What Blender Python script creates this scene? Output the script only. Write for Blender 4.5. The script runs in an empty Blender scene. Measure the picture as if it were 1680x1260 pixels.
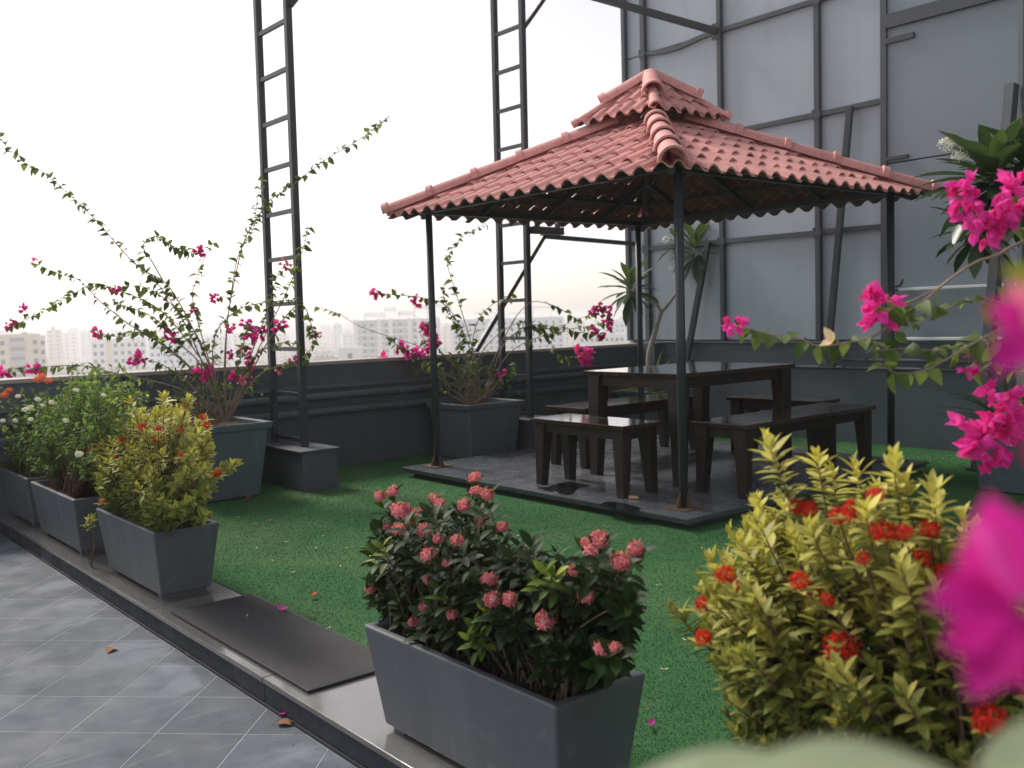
import bpy, math, random
import numpy as np
from mathutils import Vector, Matrix

rng = random.Random(7)
nr = np.random.default_rng(7)
S = bpy.context.scene
COL = S.collection
R = math.radians

# ------------------------------------------------------------------ camera
CAM_Z, FPX, PW, PH = 1.4, 1583.77, 1680.0, 1260.0
YAW, PITCH, ROLL = R(140.266), R(-3.9515), R(-1.6757)
_F = Vector((math.cos(YAW) * math.cos(PITCH), math.sin(YAW) * math.cos(PITCH), math.sin(PITCH)))
_R0 = Vector((math.sin(YAW), -math.cos(YAW), 0.0))
_U0 = _R0.cross(_F)
_R = _R0 * math.cos(ROLL) + _U0 * math.sin(ROLL)
_U = -_R0 * math.sin(ROLL) + _U0 * math.cos(ROLL)
CAM = Vector((0, 0, CAM_Z))
cd = bpy.data.cameras.new('camera')
cam = bpy.data.objects.new('camera', cd)
COL.objects.link(cam)
S.camera = cam
cd.sensor_fit = 'HORIZONTAL'
cd.sensor_width = 36.0
cd.lens = 36.0 * FPX / PW
cd.clip_start = 0.02
cd.clip_end = 9000
M = Matrix((_R, _U, -_F)).transposed().to_4x4()
M.translation = CAM
cam.matrix_world = M
cd.dof.use_dof = True
cd.dof.focus_distance = 4.6
cd.dof.aperture_fstop = 3.7
cd.dof.aperture_blades = 7

# ------------------------------------------------------------------ sky, sun, exposure
SUN_EL, SUN_AZ = 44.0, 186.0          # azimuth of the direction towards the sun, degrees ccw from +X
w = bpy.data.worlds.new('World')
S.world = w
w.use_nodes = True
nt = w.node_tree
nt.nodes.clear()
sk = nt.nodes.new('ShaderNodeTexSky')
sk.sky_type = 'NISHITA'
sk.sun_disc = False
sk.sun_elevation = R(SUN_EL)
sk.sun_rotation = R(90.0 - SUN_AZ)
sk.altitude = 500
sk.air_density = 1.0
sk.dust_density = 2.0
sk.ozone_density = 1.0
hs = nt.nodes.new('ShaderNodeHueSaturation')
hs.inputs['Saturation'].default_value = 0.30
bg = nt.nodes.new('ShaderNodeBackground')
bg.inputs['Strength'].default_value = 0.077
wo = nt.nodes.new('ShaderNodeOutputWorld')
nt.links.new(sk.outputs[0], hs.inputs['Color'])
tn = nt.nodes.new('ShaderNodeMix')
tn.data_type = 'RGBA'
tn.blend_type = 'MULTIPLY'
tn.inputs[0].default_value = 1.0
tn.inputs[7].default_value = (1.055, 0.975, 0.945, 1)
nt.links.new(hs.outputs[0], tn.inputs[6])
nt.links.new(tn.outputs[2], bg.inputs['Color'])
nt.links.new(bg.outputs[0], wo.inputs['Surface'])
sl = bpy.data.lights.new('sun', 'SUN')
sl.energy = 1.5
sl.angle = R(14)
sl.color = (1.0, 0.93, 0.84)
so = bpy.data.objects.new('sun', sl)
COL.objects.link(so)
_sd = Vector((math.cos(R(SUN_AZ)) * math.cos(R(SUN_EL)), math.sin(R(SUN_AZ)) * math.cos(R(SUN_EL)), math.sin(R(SUN_EL))))
so.rotation_euler = _sd.to_track_quat('Z', 'Y').to_euler()
so.location = _sd * 40
S.view_settings.view_transform = 'Standard'
S.view_settings.look = 'None'
S.view_settings.exposure = 1.25
S.view_settings.gamma = 1.0
S.view_settings.use_curve_mapping = False
S.render.engine = 'CYCLES'
S.cycles.use_denoising = True
S.cycles.max_bounces = 8
S.cycles.volume_bounces = 4
S.cycles.transparent_max_bounces = 8
S.cycles.sample_clamp_indirect = 6.0

# ------------------------------------------------------------------ helpers
def ray(x, y):
    return _F + _R * ((x - PW / 2) / FPX) + _U * ((PH / 2 - y) / FPX)
def at(x, y, depth):
    "point of the place seen at that spot of the photograph, at that depth along the view"
    return CAM + ray(x, y) * depth
def aty(x, y, Y):
    r = ray(x, y)
    return CAM + r * (Y / r.y)
def atz(x, y, z):
    r = ray(x, y)
    return CAM + r * ((z - CAM_Z) / r.z)

def tag(o, label=None, cat=None, group=None, kind=None):
    if label: o['label'] = label
    if cat: o['category'] = cat
    if group: o['group'] = group
    if kind: o['kind'] = kind
    return o
def empty(name, loc, label, cat, group=None, rz=0.0):
    o = bpy.data.objects.new(name, None)
    COL.objects.link(o)
    o.location = loc
    o.rotation_euler = (0, 0, rz)
    o.empty_display_size = 0.1
    return tag(o, label, cat, group)
def link(name, me, parent=None, loc=None):
    o = bpy.data.objects.new(name, me)
    COL.objects.link(o)
    if parent is not None:
        o.parent = parent
    if loc is not None:
        o.location = loc
    return o
def copy_tree(o, parent=None):
    c = o.copy()
    COL.objects.link(c)
    if parent is not None:
        c.parent = parent
    for ch in o.children:
        copy_tree(ch, c)
    return c

class MB:
    "collects shapes (in the coordinates of the parent) and links them as ONE mesh object"
    def __init__(s, org=(0, 0, 0)):
        s.v, s.f, s.o = [], [], Vector(org)
    def add(s, vs, fs):
        n = len(s.v)
        s.v += [tuple(Vector(p) - s.o) for p in vs]
        s.f += [tuple(i + n for i in f) for f in fs]
        return s
    def box(s, x0, x1, y0, y1, z0, z1):
        vs = [(x, y, z) for z in (z0, z1) for y in (y0, y1) for x in (x0, x1)]
        return s.add(vs, [(0, 2, 3, 1), (4, 5, 7, 6), (0, 1, 5, 4), (2, 6, 7, 3), (0, 4, 6, 2), (1, 3, 7, 5)])
    def frustum(s, b, t):
        "b, t = (x0,x1,y0,y1,z)"
        vs = [(x, y, q[4]) for q in (b, t) for y in (q[2], q[3]) for x in (q[0], q[1])]
        return s.add(vs, [(0, 2, 3, 1), (4, 5, 7, 6), (0, 1, 5, 4), (2, 6, 7, 3), (0, 4, 6, 2), (1, 3, 7, 5)])
    def beam(s, p, q, w, h, up=(0, 0, 1)):
        p, q = Vector(p), Vector(q)
        d = (q - p).normalized()
        a = d.cross(Vector(up))
        if a.length < 1e-4:
            a = d.cross(Vector((1, 0, 0)))
        a.normalize()
        b = a.cross(d)
        vs = [c + a * (i * w / 2) + b * (j * h / 2) for c in (p, q) for j in (-1, 1) for i in (-1, 1)]
        return s.add(vs, [(0, 2, 3, 1), (4, 5, 7, 6), (0, 1, 5, 4), (2, 6, 7, 3), (0, 4, 6, 2), (1, 3, 7, 5)])
    def tube(s, pts, rad, n=8, cap=True):
        pts = [Vector(p) for p in pts]
        if not hasattr(rad, '__len__'):
            rad = [rad] * len(pts)
        vs, fs = [], []
        a = None
        for i, p in enumerate(pts):
            d = (pts[min(i + 1, len(pts) - 1)] - pts[max(i - 1, 0)])
            d = d.normalized() if d.length > 1e-9 else Vector((0, 0, 1))
            if a is None:
                a = d.cross(Vector((0.31, 0.17, 0.93)))
                if a.length < 0.05:
                    a = d.cross(Vector((1, 0, 0)))
            a = (a - d * a.dot(d)).normalized()
            b = d.cross(a)
            for k in range(n):
                t = 2 * math.pi * k / n
                vs.append(p + (a * math.cos(t) + b * math.sin(t)) * rad[i])
        for i in range(len(pts) - 1):
            for k in range(n):
                fs.append((i * n + k, i * n + (k + 1) % n, (i + 1) * n + (k + 1) % n, (i + 1) * n + k))
        if cap:
            fs.append(tuple(range(n))[::-1])
            fs.append(tuple(range((len(pts) - 1) * n, len(pts) * n)))
        return s.add(vs, fs)
    def mesh(s, name, mat, smooth=False):
        me = bpy.data.meshes.new(name)
        me.from_pydata(s.v, [], s.f)
        me.materials.append(mat)
        if smooth:
            me.polygons.foreach_set('use_smooth', [True] * len(me.polygons))
        me.update()
        return me
    def build(s, name, mat, parent=None, smooth=False, bevel=0.0, seg=2, mat2=None, pick=None):
        me = s.mesh(name, mat, smooth)
        if mat2 is not None:
            me.materials.append(mat2)
            for i, p in enumerate(me.polygons):
                p.material_index = 1 if pick(i) else 0
        o = link(name, me, parent)
        if bevel:
            m = o.modifiers.new('bevel', 'BEVEL')
            m.width = bevel
            m.segments = seg
            m.limit_method = 'ANGLE'
            m.angle_limit = R(40)
        return o

def spline(pts, n=6):
    "Catmull-Rom through the points"
    P = [Vector(p) for p in pts]
    P = [P[0] * 2 - P[1]] + P + [P[-1] * 2 - P[-2]]
    out = []
    for i in range(1, len(P) - 2):
        a, b, c, d = P[i - 1:i + 3]
        for k in range(n):
            t = k / n
            out.append(0.5 * ((2 * b) + (c - a) * t + (2 * a - 5 * b + 4 * c - d) * t * t + (3 * b - a - 3 * c + d) * t ** 3))
    out.append(P[-2])
    return out

# ------------------------------------------------------------------ materials
class NT:
    def __init__(s, name):
        s.m = bpy.data.materials.new(name)
        s.m.use_nodes = True
        s.t = s.m.node_tree
        s.b = s.t.nodes['Principled BSDF']
        s.out = s.t.nodes['Material Output']
    def n(s, typ, **kw):
        nd = s.t.nodes.new(typ)
        for k, v in kw.items():
            setattr(nd, k, v)
        return nd
    def l(s, a, b):
        s.t.links.new(a, b)
    def pos(s, scale=1.0, obj=False, stretch=None):
        if obj:
            o = s.n('ShaderNodeTexCoord').outputs['Object']
        else:
            o = s.n('ShaderNodeNewGeometry').outputs['Position']
        mp = s.n('ShaderNodeMapping')
        st = stretch or (1, 1, 1)
        mp.inputs['Scale'].default_value = tuple(scale * q for q in st)
        s.l(o, mp.inputs['Vector'])
        return mp.outputs[0]
    def noise(s, scale, detail=4, rough=0.55, vec=None, dist=0.0):
        nd = s.n('ShaderNodeTexNoise')
        nd.inputs['Scale'].default_value = scale
        nd.inputs['Detail'].default_value = detail
        nd.inputs['Roughness'].default_value = rough
        nd.inputs['Distortion'].default_value = dist
        s.l(vec if vec is not None else s.pos(), nd.inputs['Vector'])
        return nd.outputs['Fac']
    def ramp(s, fac, stops, interp='LINEAR'):
        nd = s.n('ShaderNodeValToRGB')
        nd.color_ramp.interpolation = interp
        e = nd.color_ramp.elements
        while len(e) < len(stops):
            e.new(0.5)
        for q, (p, c) in zip(e, stops):
            q.position = p
            q.color = (c, c, c, 1) if not hasattr(c, '__len__') else (*c, 1)
        s.l(fac, nd.inputs['Fac'])
        return nd.outputs['Color']
    def mix(s, fac, a, b, mode='MIX'):
        nd = s.n('ShaderNodeMix', data_type='RGBA', blend_type=mode)
        for sock, v in ((nd.inputs[0], fac), (nd.inputs[6], a), (nd.inputs[7], b)):
            if hasattr(v, 'is_linked'):
                s.l(v, sock)
            elif hasattr(v, '__len__'):
                sock.default_value = (*v, 1)
            else:
                sock.default_value = v
        return nd.outputs[2]
    def math(s, op, a, b=0.0):
        nd = s.n('ShaderNodeMath', operation=op)
        for sock, v in ((nd.inputs[0], a), (nd.inputs[1], b)):
            if hasattr(v, 'is_linked'):
                s.l(v, sock)
            else:
                sock.default_value = v
        return nd.outputs[0]
    def rnd(s):
        a = s.n('ShaderNodeNewGeometry').outputs['Random Per Island']
        b = s.n('ShaderNodeObjectInfo').outputs['Random']
        return s.math('FRACT', s.math('ADD', a, b))
    def bump(s, h, strength=0.3, dist=0.01):
        nd = s.n('ShaderNodeBump')
        nd.inputs['Strength'].default_value = strength
        nd.inputs['Distance'].default_value = dist
        s.l(h, nd.inputs['Height'])
        s.l(nd.outputs[0], s.b.inputs['Normal'])
    def set(s, **kw):
        for k, v in kw.items():
            sock = s.b.inputs[k.replace('_', ' ')]
            if hasattr(v, 'is_linked'):
                s.l(v, sock)
            elif hasattr(v, '__len__') and len(v) == 3:
                sock.default_value = (*v, 1)
            else:
                sock.default_value = v
        return s

def painted(name, c, var=0.18, scale=2.5, rough=0.5, bump=0.05, spots=0.0, spot_col=(0.3, 0.3, 0.29), streak=0.0, island=0.06, k=1.3):
    t = NT(name)
    c = tuple(q * k for q in c)
    spot_col = tuple(q * k for q in spot_col)
    n1 = t.noise(scale, 6, 0.6)
    n2 = t.noise(scale * 9, 4, 0.6)
    dark = tuple(q * (1 - var) for q in c)
    lite = tuple(min(1, q * (1 + var)) for q in c)
    col = t.ramp(n1, [(0.3, dark), (0.7, lite)])
    col = t.mix(0.5, col, t.ramp(n2, [(0.3, dark), (0.75, lite)]))
    if streak:
        n3 = t.noise(5, 4, 0.6, vec=t.pos(1, stretch=(1, 1, 0.12)))
        col = t.mix(t.ramp(n3, [(0.5, 0.0), (0.72, streak)]), col, spot_col)
    if spots:
        n4 = t.noise(scale * 1.7, 8, 0.7, dist=1.2)
        col = t.mix(t.ramp(n4, [(0.56, 0.0), (0.7, spots)]), col, spot_col)
    if island:
        rb = t.math('ADD', t.math('MULTIPLY', t.rnd(), 2 * island), 1 - island)
        col = t.mix(1.0, col, rb, 'MULTIPLY')
    t.set(Base_Color=col, Roughness=t.ramp(n2, [(0.2, max(0.05, rough - 0.1)), (0.8, min(1, rough + 0.1))]))
    if bump:
        t.bump(t.noise(60, 5, 0.6), bump, 0.004)
    return t.m

def leafmat(name, stops, trans=0.35, rough=0.42, spec=0.4, agew=0.75, k=1.15):
    t = NT(name)
    stops = [(p, tuple(min(0.92, q * k) for q in c)) for p, c in stops]
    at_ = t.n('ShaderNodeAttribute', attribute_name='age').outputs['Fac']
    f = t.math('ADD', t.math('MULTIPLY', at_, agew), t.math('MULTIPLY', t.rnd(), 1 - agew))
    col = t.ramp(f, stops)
    nz = t.noise(90, 2, 0.5)
    col = t.mix(t.ramp(nz, [(0.35, 0.0), (0.75, 0.35)]), col, t.mix(1.0, col, (0.55, 0.6, 0.5), 'MULTIPLY'))
    t.set(Base_Color=col, Roughness=rough)
    t.b.inputs['Specular IOR Level'].default_value = spec
    tr = t.n('ShaderNodeBsdfTranslucent')
    t.l(t.mix(1.0, col, (1.25, 1.25, 0.8), 'MULTIPLY'), tr.inputs['Color'])
    mx = t.n('ShaderNodeMixShader')
    mx.inputs[0].default_value = trans
    t.l(t.b.outputs[0], mx.inputs[1])
    t.l(tr.outputs[0], mx.inputs[2])
    t.l(mx.outputs[0], t.out.inputs['Surface'])
    return t.m

MT = {}
MT['steel'] = painted('dark_steel_paint', (0.026, 0.031, 0.037), 0.25, 4, 0.45, 0.03)
MT['frame'] = painted('frame_steel_paint', (0.046, 0.056, 0.066), 0.2, 4, 0.45, 0.03)
MT['panel'] = painted('wall_panel_paint', (0.295, 0.350, 0.395), 0.07, 0.9, 0.5, 0.05, streak=0.28, spot_col=(0.20, 0.23, 0.245), island=0.03)
MT['panel2'] = painted('side_panel_paint', (0.172, 0.212, 0.245), 0.05, 0.7, 0.5, 0.04, island=0.03)
MT['plinthwall'] = painted('base_wall_paint', (0.078, 0.096, 0.112), 0.15, 1.4, 0.6, 0.1, streak=0.3, spot_col=(0.05, 0.06, 0.07), island=0)
MT['parapet'] = painted('parapet_paint', (0.066, 0.082, 0.096), 0.15, 1.5, 0.6, 0.1, streak=0.3, spot_col=(0.042, 0.05, 0.058), island=0)
MT['pipe'] = painted('pipe_paint', (0.10, 0.118, 0.136), 0.12, 4, 0.35, 0.0)
MT['cap'] = painted('parapet_cap', (0.30, 0.27, 0.25), 0.15, 3, 0.5, 0.05)
MT['planter'] = painted('planter_paint', (0.076, 0.086, 0.097), 0.16, 3.0, 0.5, 0.12, spots=0.6, spot_col=(0.165, 0.18, 0.195), streak=0.25)
MT['pot'] = painted('pot_paint', (0.072, 0.094, 0.108), 0.15, 3.0, 0.5, 0.12, spots=0.25, spot_col=(0.17, 0.19, 0.2), streak=0.2)
MT['plinth'] = painted('plinth_render', (0.056, 0.065, 0.078), 0.15, 3.0, 0.65, 0.2, spots=0.2, spot_col=(0.12, 0.12, 0.125))
MT['soil'] = painted('soil', (0.075, 0.038, 0.022), 0.5, 25, 0.95, 0.8)
MT['bark'] = painted('cane_bark', (0.20, 0.15, 0.115), 0.35, 30, 0.8, 0.3)
MT['greybark'] = painted('plumeria_bark', (0.24, 0.22, 0.19), 0.3, 20, 0.8, 0.3)
MT['twig'] = painted('twig_bark', (0.10, 0.065, 0.045), 0.35, 30, 0.8, 0.2)
MT['rust'] = painted('rusty_plate', (0.085, 0.05, 0.03), 0.45, 20, 0.75, 0.3)
MT['mat'] = painted('ribbed_rubber', (0.030, 0.030, 0.033), 0.15, 6, 0.7, 0.1, island=0)
MT['white'] = painted('white_enamel', (0.62, 0.65, 0.68), 0.05, 5, 0.4, 0.0)
MT['petalw'] = leafmat('white_petal', [(0, (0.80, 0.80, 0.74)), (1, (0.90, 0.90, 0.86))], 0.3)

def tile_mat():
    t = NT('floor_tile_glaze')
    n1 = t.noise(2.2, 6, 0.62)
    n2 = t.noise(14, 5, 0.6)
    col = t.ramp(n1, [(0.3, (0.056, 0.076, 0.102)), (0.52, (0.076, 0.096, 0.122)), (0.75, (0.10, 0.12, 0.145))])
    col = t.mix(0.35, col, t.ramp(n2, [(0.3, (0.055, 0.07, 0.086)), (0.7, (0.105, 0.12, 0.138))]))
    # fine pale scratches of the print
    mp = t.n('ShaderNodeMapping')
    mp.inputs['Rotation'].default_value = (0, 0, R(48))
    mp.inputs['Scale'].default_value = (26, 2.6, 1)
    t.l(t.n('ShaderNodeNewGeometry').outputs['Position'], mp.inputs['Vector'])
    vein = t.ramp(t.noise(1.0, 4, 0.6, vec=mp.outputs[0], dist=0.9), [(0.60, 0.0), (0.66, 0.45), (0.70, 0.0)])
    vein = t.mix(1.0, vein, t.ramp(t.noise(3.3, 3), [(0.42, 0.0), (0.6, 1.0)]), 'MULTIPLY')
    col = t.mix(vein, col, (0.24, 0.26, 0.28))
    # dried water marks along the foot of the step
    sp = t.n('ShaderNodeSeparateXYZ')
    t.l(t.n('ShaderNodeNewGeometry').outputs['Position'], sp.inputs[0])
    near = t.ramp(sp.outputs['Y'], [(0.75, 0.0), (1.0, 1.0)])
    mr = t.n('ShaderNodeMapRange')
    mr.inputs['From Min'].default_value = 1.05
    mr.inputs['From Max'].default_value = 1.58
    t.l(sp.outputs['Y'], mr.inputs['Value'])
    st = t.math('MULTIPLY', mr.outputs[0], t.ramp(t.noise(2.3, 3, 0.5, dist=0.6), [(0.52, 0.0), (0.62, 0.55)]))
    col = t.mix(st, col, (0.20, 0.235, 0.285))
    rb = t.math('ADD', t.math('MULTIPLY', t.rnd(), 0.24), 0.88)
    col = t.mix(1.0, col, rb, 'MULTIPLY')
    t.set(Base_Color=col, Roughness=t.ramp(t.noise(5, 5), [(0.3, 0.65), (0.7, 0.9)]))
    t.bump(t.noise(40, 4), 0.08, 0.003)
    return t.m
MT['tile'] = tile_mat()
MT['grout'] = painted('pale_grout', (0.27, 0.285, 0.30), 0.25, 5, 0.9, 0.1, island=0)

def granite(name, c, rough, coat=0.0, blotch=0.3):
    t = NT(name)
    n1 = t.noise(230, 2, 0.5)
    n2 = t.noise(3.5, 6, 0.65)
    col = t.ramp(n1, [(0.35, tuple(q * 0.7 for q in c)), (0.65, tuple(q * 1.35 for q in c))])
    col = t.mix(t.ramp(n2, [(0.35, 0.0), (0.7, blotch)]), col, tuple(q * 1.9 for q in c))
    t.set(Base_Color=col, Roughness=t.ramp(t.noise(6, 5, 0.65), [(0.35, rough * 0.6), (0.7, rough * 1.6)]))
    t.b.inputs['Coat Weight'].default_value = coat
    t.b.inputs['Coat Roughness'].default_value = 0.1
    t.bump(t.noise(9, 4), 0.04, 0.01)
    return t.m
MT['kerbtop'] = granite('polished_granite', (0.13, 0.126, 0.12), 0.14, 0.7, 0.35)
MT['kerbface'] = granite('dark_riser_granite', (0.040, 0.045, 0.054), 0.6)
MT['kerbface'].node_tree.nodes['Principled BSDF'].inputs['Specular IOR Level'].default_value = 0.15
MT['slab'] = granite('platform_granite', (0.092, 0.102, 0.116), 0.24, 0.0, 0.12)
MT['slabedge'] = granite('platform_edge_granite', (0.075, 0.085, 0.098), 0.3, 0.0, 0.1)

def wood(name, c, rough, st):
    t = NT(name)
    vec = t.pos(1, obj=False, stretch=(1, 1, 1))
    n1 = t.noise(7, 6, 0.6, vec=t.pos(1, stretch=st))
    n2 = t.noise(30, 4, 0.6)
    col = t.ramp(n1, [(0.3, tuple(q * 0.6 for q in c)), (0.7, tuple(q * 1.5 for q in c))])
    col = t.mix(0.25, col, t.ramp(n2, [(0.3, tuple(q * 0.5 for q in c)), (0.7, tuple(q * 1.6 for q in c))]))
    rb = t.math('ADD', t.math('MULTIPLY', t.rnd(), 0.5), 0.75)
    col = t.mix(1.0, col, rb, 'MULTIPLY')
    t.set(Base_Color=col, Roughness=t.ramp(n1, [(0.3, rough * 0.8), (0.7, rough * 1.4)]))
    t.bump(n1, 0.03, 0.002)
    return t.m
MT['wood'] = wood('dark_varnished_wood', (0.022, 0.014, 0.011), 0.40, (5, 5, 0.5))
MT['woodtop'] = wood('varnished_top_planks', (0.040, 0.022, 0.014), 0.11, (4, 1.2, 4))
MT['woodtop'].node_tree.nodes['Principled BSDF'].inputs['Coat Weight'].default_value = 1.0
MT['woodtop'].node_tree.nodes['Principled BSDF'].inputs['Coat Roughness'].default_value = 0.09

def roof_mat():
    t = NT('painted_roof_tile')
    n1 = t.noise(5, 5, 0.6)
    n2 = t.noise(35, 4, 0.6)
    col = t.ramp(n1, [(0.3, (0.54, 0.235, 0.215)), (0.7, (0.68, 0.335, 0.31))])
    col = t.mix(0.4, col, t.ramp(n2, [(0.3, (0.50, 0.215, 0.195)), (0.7, (0.72, 0.40, 0.37))]))
    n3 = t.noise(11, 7, 0.7, dist=0.8)
    col = t.mix(t.ramp(n3, [(0.58, 0.0), (0.74, 0.55)]), col, (0.16, 0.075, 0.065))
    n7 = t.noise(2.3, 6, 0.7, dist=0.5)
    col = t.mix(t.ramp(n7, [(0.55, 0.0), (0.72, 0.35)]), col, (0.42, 0.27, 0.24))
    n8 = t.noise(48, 5, 0.75)
    col = t.mix(t.ramp(n8, [(0.66, 0.0), (0.72, 0.7)]), col, (0.07, 0.055, 0.045))
    rb = t.math('ADD', t.math('MULTIPLY', t.rnd(), 0.22), 0.9)
    col = t.mix(1.0, col, rb, 'MULTIPLY')
    t.set(Base_Color=col, Roughness=0.68)
    t.b.inputs['Specular IOR Level'].default_value = 0.3
    t.bump(n2, 0.3, 0.006)
    return t.m
MT['roof'] = roof_mat()
MT['roofunder'] = painted('roof_tile_underside', (0.13, 0.068, 0.056), 0.25, 6, 0.85, 0.1)  # darker brown for the undersides of the roof tiles

def turf_mat(name, k=1.0):
    t = NT(name)
    n1 = t.noise(1.3, 5, 0.6)
    n2 = t.noise(160, 2, 0.6)
    col = t.ramp(n1, [(0.3, (0.016 * k, 0.054 * k, 0.020 * k)), (0.7, (0.030 * k, 0.080 * k, 0.031 * k))])
    col = t.mix(0.4, col, t.ramp(n2, [(0.3, (0.012 * k, 0.042 * k, 0.015 * k)), (0.7, (0.036 * k, 0.100 * k, 0.040 * k))]))
    rb = t.math('ADD', t.math('MULTIPLY', t.rnd(), 0.22), 0.89)
    col = t.mix(1.0, col, rb, 'MULTIPLY')
    n5 = t.noise(0.55, 5, 0.65, dist=0.8)
    col = t.mix(t.ramp(n5, [(0.46, 0.0), (0.66, 0.5)]), col, (0.055 * k, 0.085 * k, 0.038 * k))
    n6 = t.noise(4.0, 6, 0.7)
    col = t.mix(t.ramp(n6, [(0.55, 0.0), (0.75, 0.35)]), col, (0.02 * k, 0.035 * k, 0.018 * k))
    t.set(Base_Color=col, Roughness=0.9)
    t.b.inputs['Specular IOR Level'].default_value = 0.08
    t.bump(n2, 0.6, 0.01)
    return t.m
MT['turf'] = turf_mat('turf_backing', 2.1)
MT['blade'] = turf_mat('turf_blade', 2.85)

def water_mat():
    t = NT('puddle_water')
    t.set(Base_Color=(0.012, 0.014, 0.017), Roughness=0.03)
    return t.m
MT['water'] = water_mat()

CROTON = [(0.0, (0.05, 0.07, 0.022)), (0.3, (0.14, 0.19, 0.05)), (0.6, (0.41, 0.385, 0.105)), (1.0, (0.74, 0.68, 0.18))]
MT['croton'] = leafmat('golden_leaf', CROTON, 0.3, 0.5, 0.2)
MT['ixora'] = leafmat('glossy_green_leaf', [(0.0, (0.012, 0.020, 0.010)), (0.5, (0.026, 0.052, 0.016)), (0.8, (0.09, 0.15, 0.025)), (1.0, (0.36, 0.42, 0.05))], 0.25, 0.5, 0.16)
MT['boug'] = leafmat('bougainvillea_leaf', [(0.0, (0.030, 0.065, 0.018)), (0.6, (0.11, 0.16, 0.05)), (1.0, (0.21, 0.27, 0.09))], 0.45, 0.5, 0.2)
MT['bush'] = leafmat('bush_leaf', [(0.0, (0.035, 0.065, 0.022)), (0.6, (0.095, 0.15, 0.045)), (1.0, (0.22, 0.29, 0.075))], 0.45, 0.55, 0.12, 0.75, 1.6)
MT['plum'] = leafmat('plumeria_leaf', [(0.0, (0.028, 0.055, 0.03)), (0.6, (0.06, 0.10, 0.045)), (1.0, (0.13, 0.19, 0.055))], 0.3, 0.35, 0.5)
MT['strap'] = leafmat('strap_leaf', [(0.0, (0.05, 0.085, 0.035)), (1.0, (0.16, 0.22, 0.10))], 0.3)
MT['broad'] = leafmat('pale_broad_leaf', [(0.0, (0.22, 0.27, 0.17)), (1.0, (0.30, 0.35, 0.22))], 0.25, 0.45)
MT['lime'] = leafmat('lime_leaf', [(0.0, (0.22, 0.26, 0.02)), (1.0, (0.32, 0.34, 0.03))], 0.4, 0.45)
MT['bract'] = leafmat('magenta_bract', [(0.0, (0.58, 0.03, 0.16)), (0.3, (0.70, 0.035, 0.36)), (1.0, (0.86, 0.11, 0.60))], 0.4, 0.6, 0.2)
MT['bractpale'] = leafmat('pale_bract', [(0.0, (0.62, 0.10, 0.28)), (1.0, (0.80, 0.30, 0.50))], 0.4, 0.6, 0.2)
MT['pink'] = leafmat('salmon_pink_petal', [(0.0, (0.50, 0.09, 0.11)), (0.4, (0.70, 0.23, 0.28)), (1.0, (0.80, 0.50, 0.56))], 0.3, 0.6, 0.2)
MT['red'] = leafmat('red_petal', [(0.0, (0.48, 0.015, 0.012)), (1.0, (0.74, 0.05, 0.03))], 0.3, 0.6, 0.2)
MT['orange'] = leafmat('orange_petal', [(0.0, (0.60, 0.10, 0.02)), (1.0, (0.80, 0.22, 0.06))], 0.3, 0.6, 0.2)
MT['dry'] = leafmat('dry_leaf', [(0.0, (0.10, 0.045, 0.02)), (1.0, (0.30, 0.15, 0.06))], 0.1, 0.7, 0.2)
MT['cream'] = leafmat('cream_petal', [(0.0, (0.65, 0.48, 0.30)), (1.0, (0.80, 0.66, 0.48))], 0.3, 0.6, 0.2)

# ------------------------------------------------------------------ leaves
def leaf_tpl(shape='ellipt', wid=0.4, fold=0.25, curl=0.25, seg=4, wave=0.0):
    "one leaf of length 1 along +X, normal +Z"
    prof = {'ellipt': lambda t: math.sin(math.pi * t ** 0.95) ** 0.85,
            'ovate': lambda t: (math.sin(math.pi * t ** 0.62)) ** 0.9,
            'obl': lambda t: (math.sin(math.pi * t ** 1.35)) ** 0.9,
            'strap': lambda t: min(1, 6 * t) * (1 - t) ** 0.6}[shape]
    vs, fs = [(0, 0, 0)], []
    for i in range(1, seg):
        t = i / seg
        h = wid / 2 * prof(t)
        z = -curl * t * t
        wz = wave * math.sin(9 * t)
        vs += [(t, h, z + fold * h + wz), (t, 0, z), (t, -h, z + fold * h - wz)]
    vs.append((1, 0, -curl))
    last = len(vs) - 1
    fs += [(0, 2, 1), (0, 3, 2)]
    for i in range(seg - 2):
        a = 1 + 3 * i
        fs += [(a, a + 1, a + 4, a + 3), (a + 1, a + 2, a + 5, a + 4)]
    a = last - 3
    fs += [(a, a + 1, last), (a + 1, a + 2, last)]
    return np.array(vs, float), fs
TPL = {'croton': leaf_tpl('ellipt', 0.39, 0.34, 0.14), 'ixora': leaf_tpl('ellipt', 0.46, 0.3, 0.28),
       'boug': leaf_tpl('ovate', 0.66, 0.3, 0.28), 'bush': leaf_tpl('ovate', 0.5, 0.25, 0.25, 3),
       'plum': leaf_tpl('obl', 0.27, 0.3, 0.25, 5), 'strap': leaf_tpl('strap', 0.055, 0.6, 0.42, 6),
       'bract': leaf_tpl('ovate', 0.74, 0.35, -0.22, 4, 0.03), 'petal': leaf_tpl('ellipt', 0.36, 0.1, 0.25, 3),
       'broad': leaf_tpl('ellipt', 0.40, 0.22, 0.10, 9, 0.008)}

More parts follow.
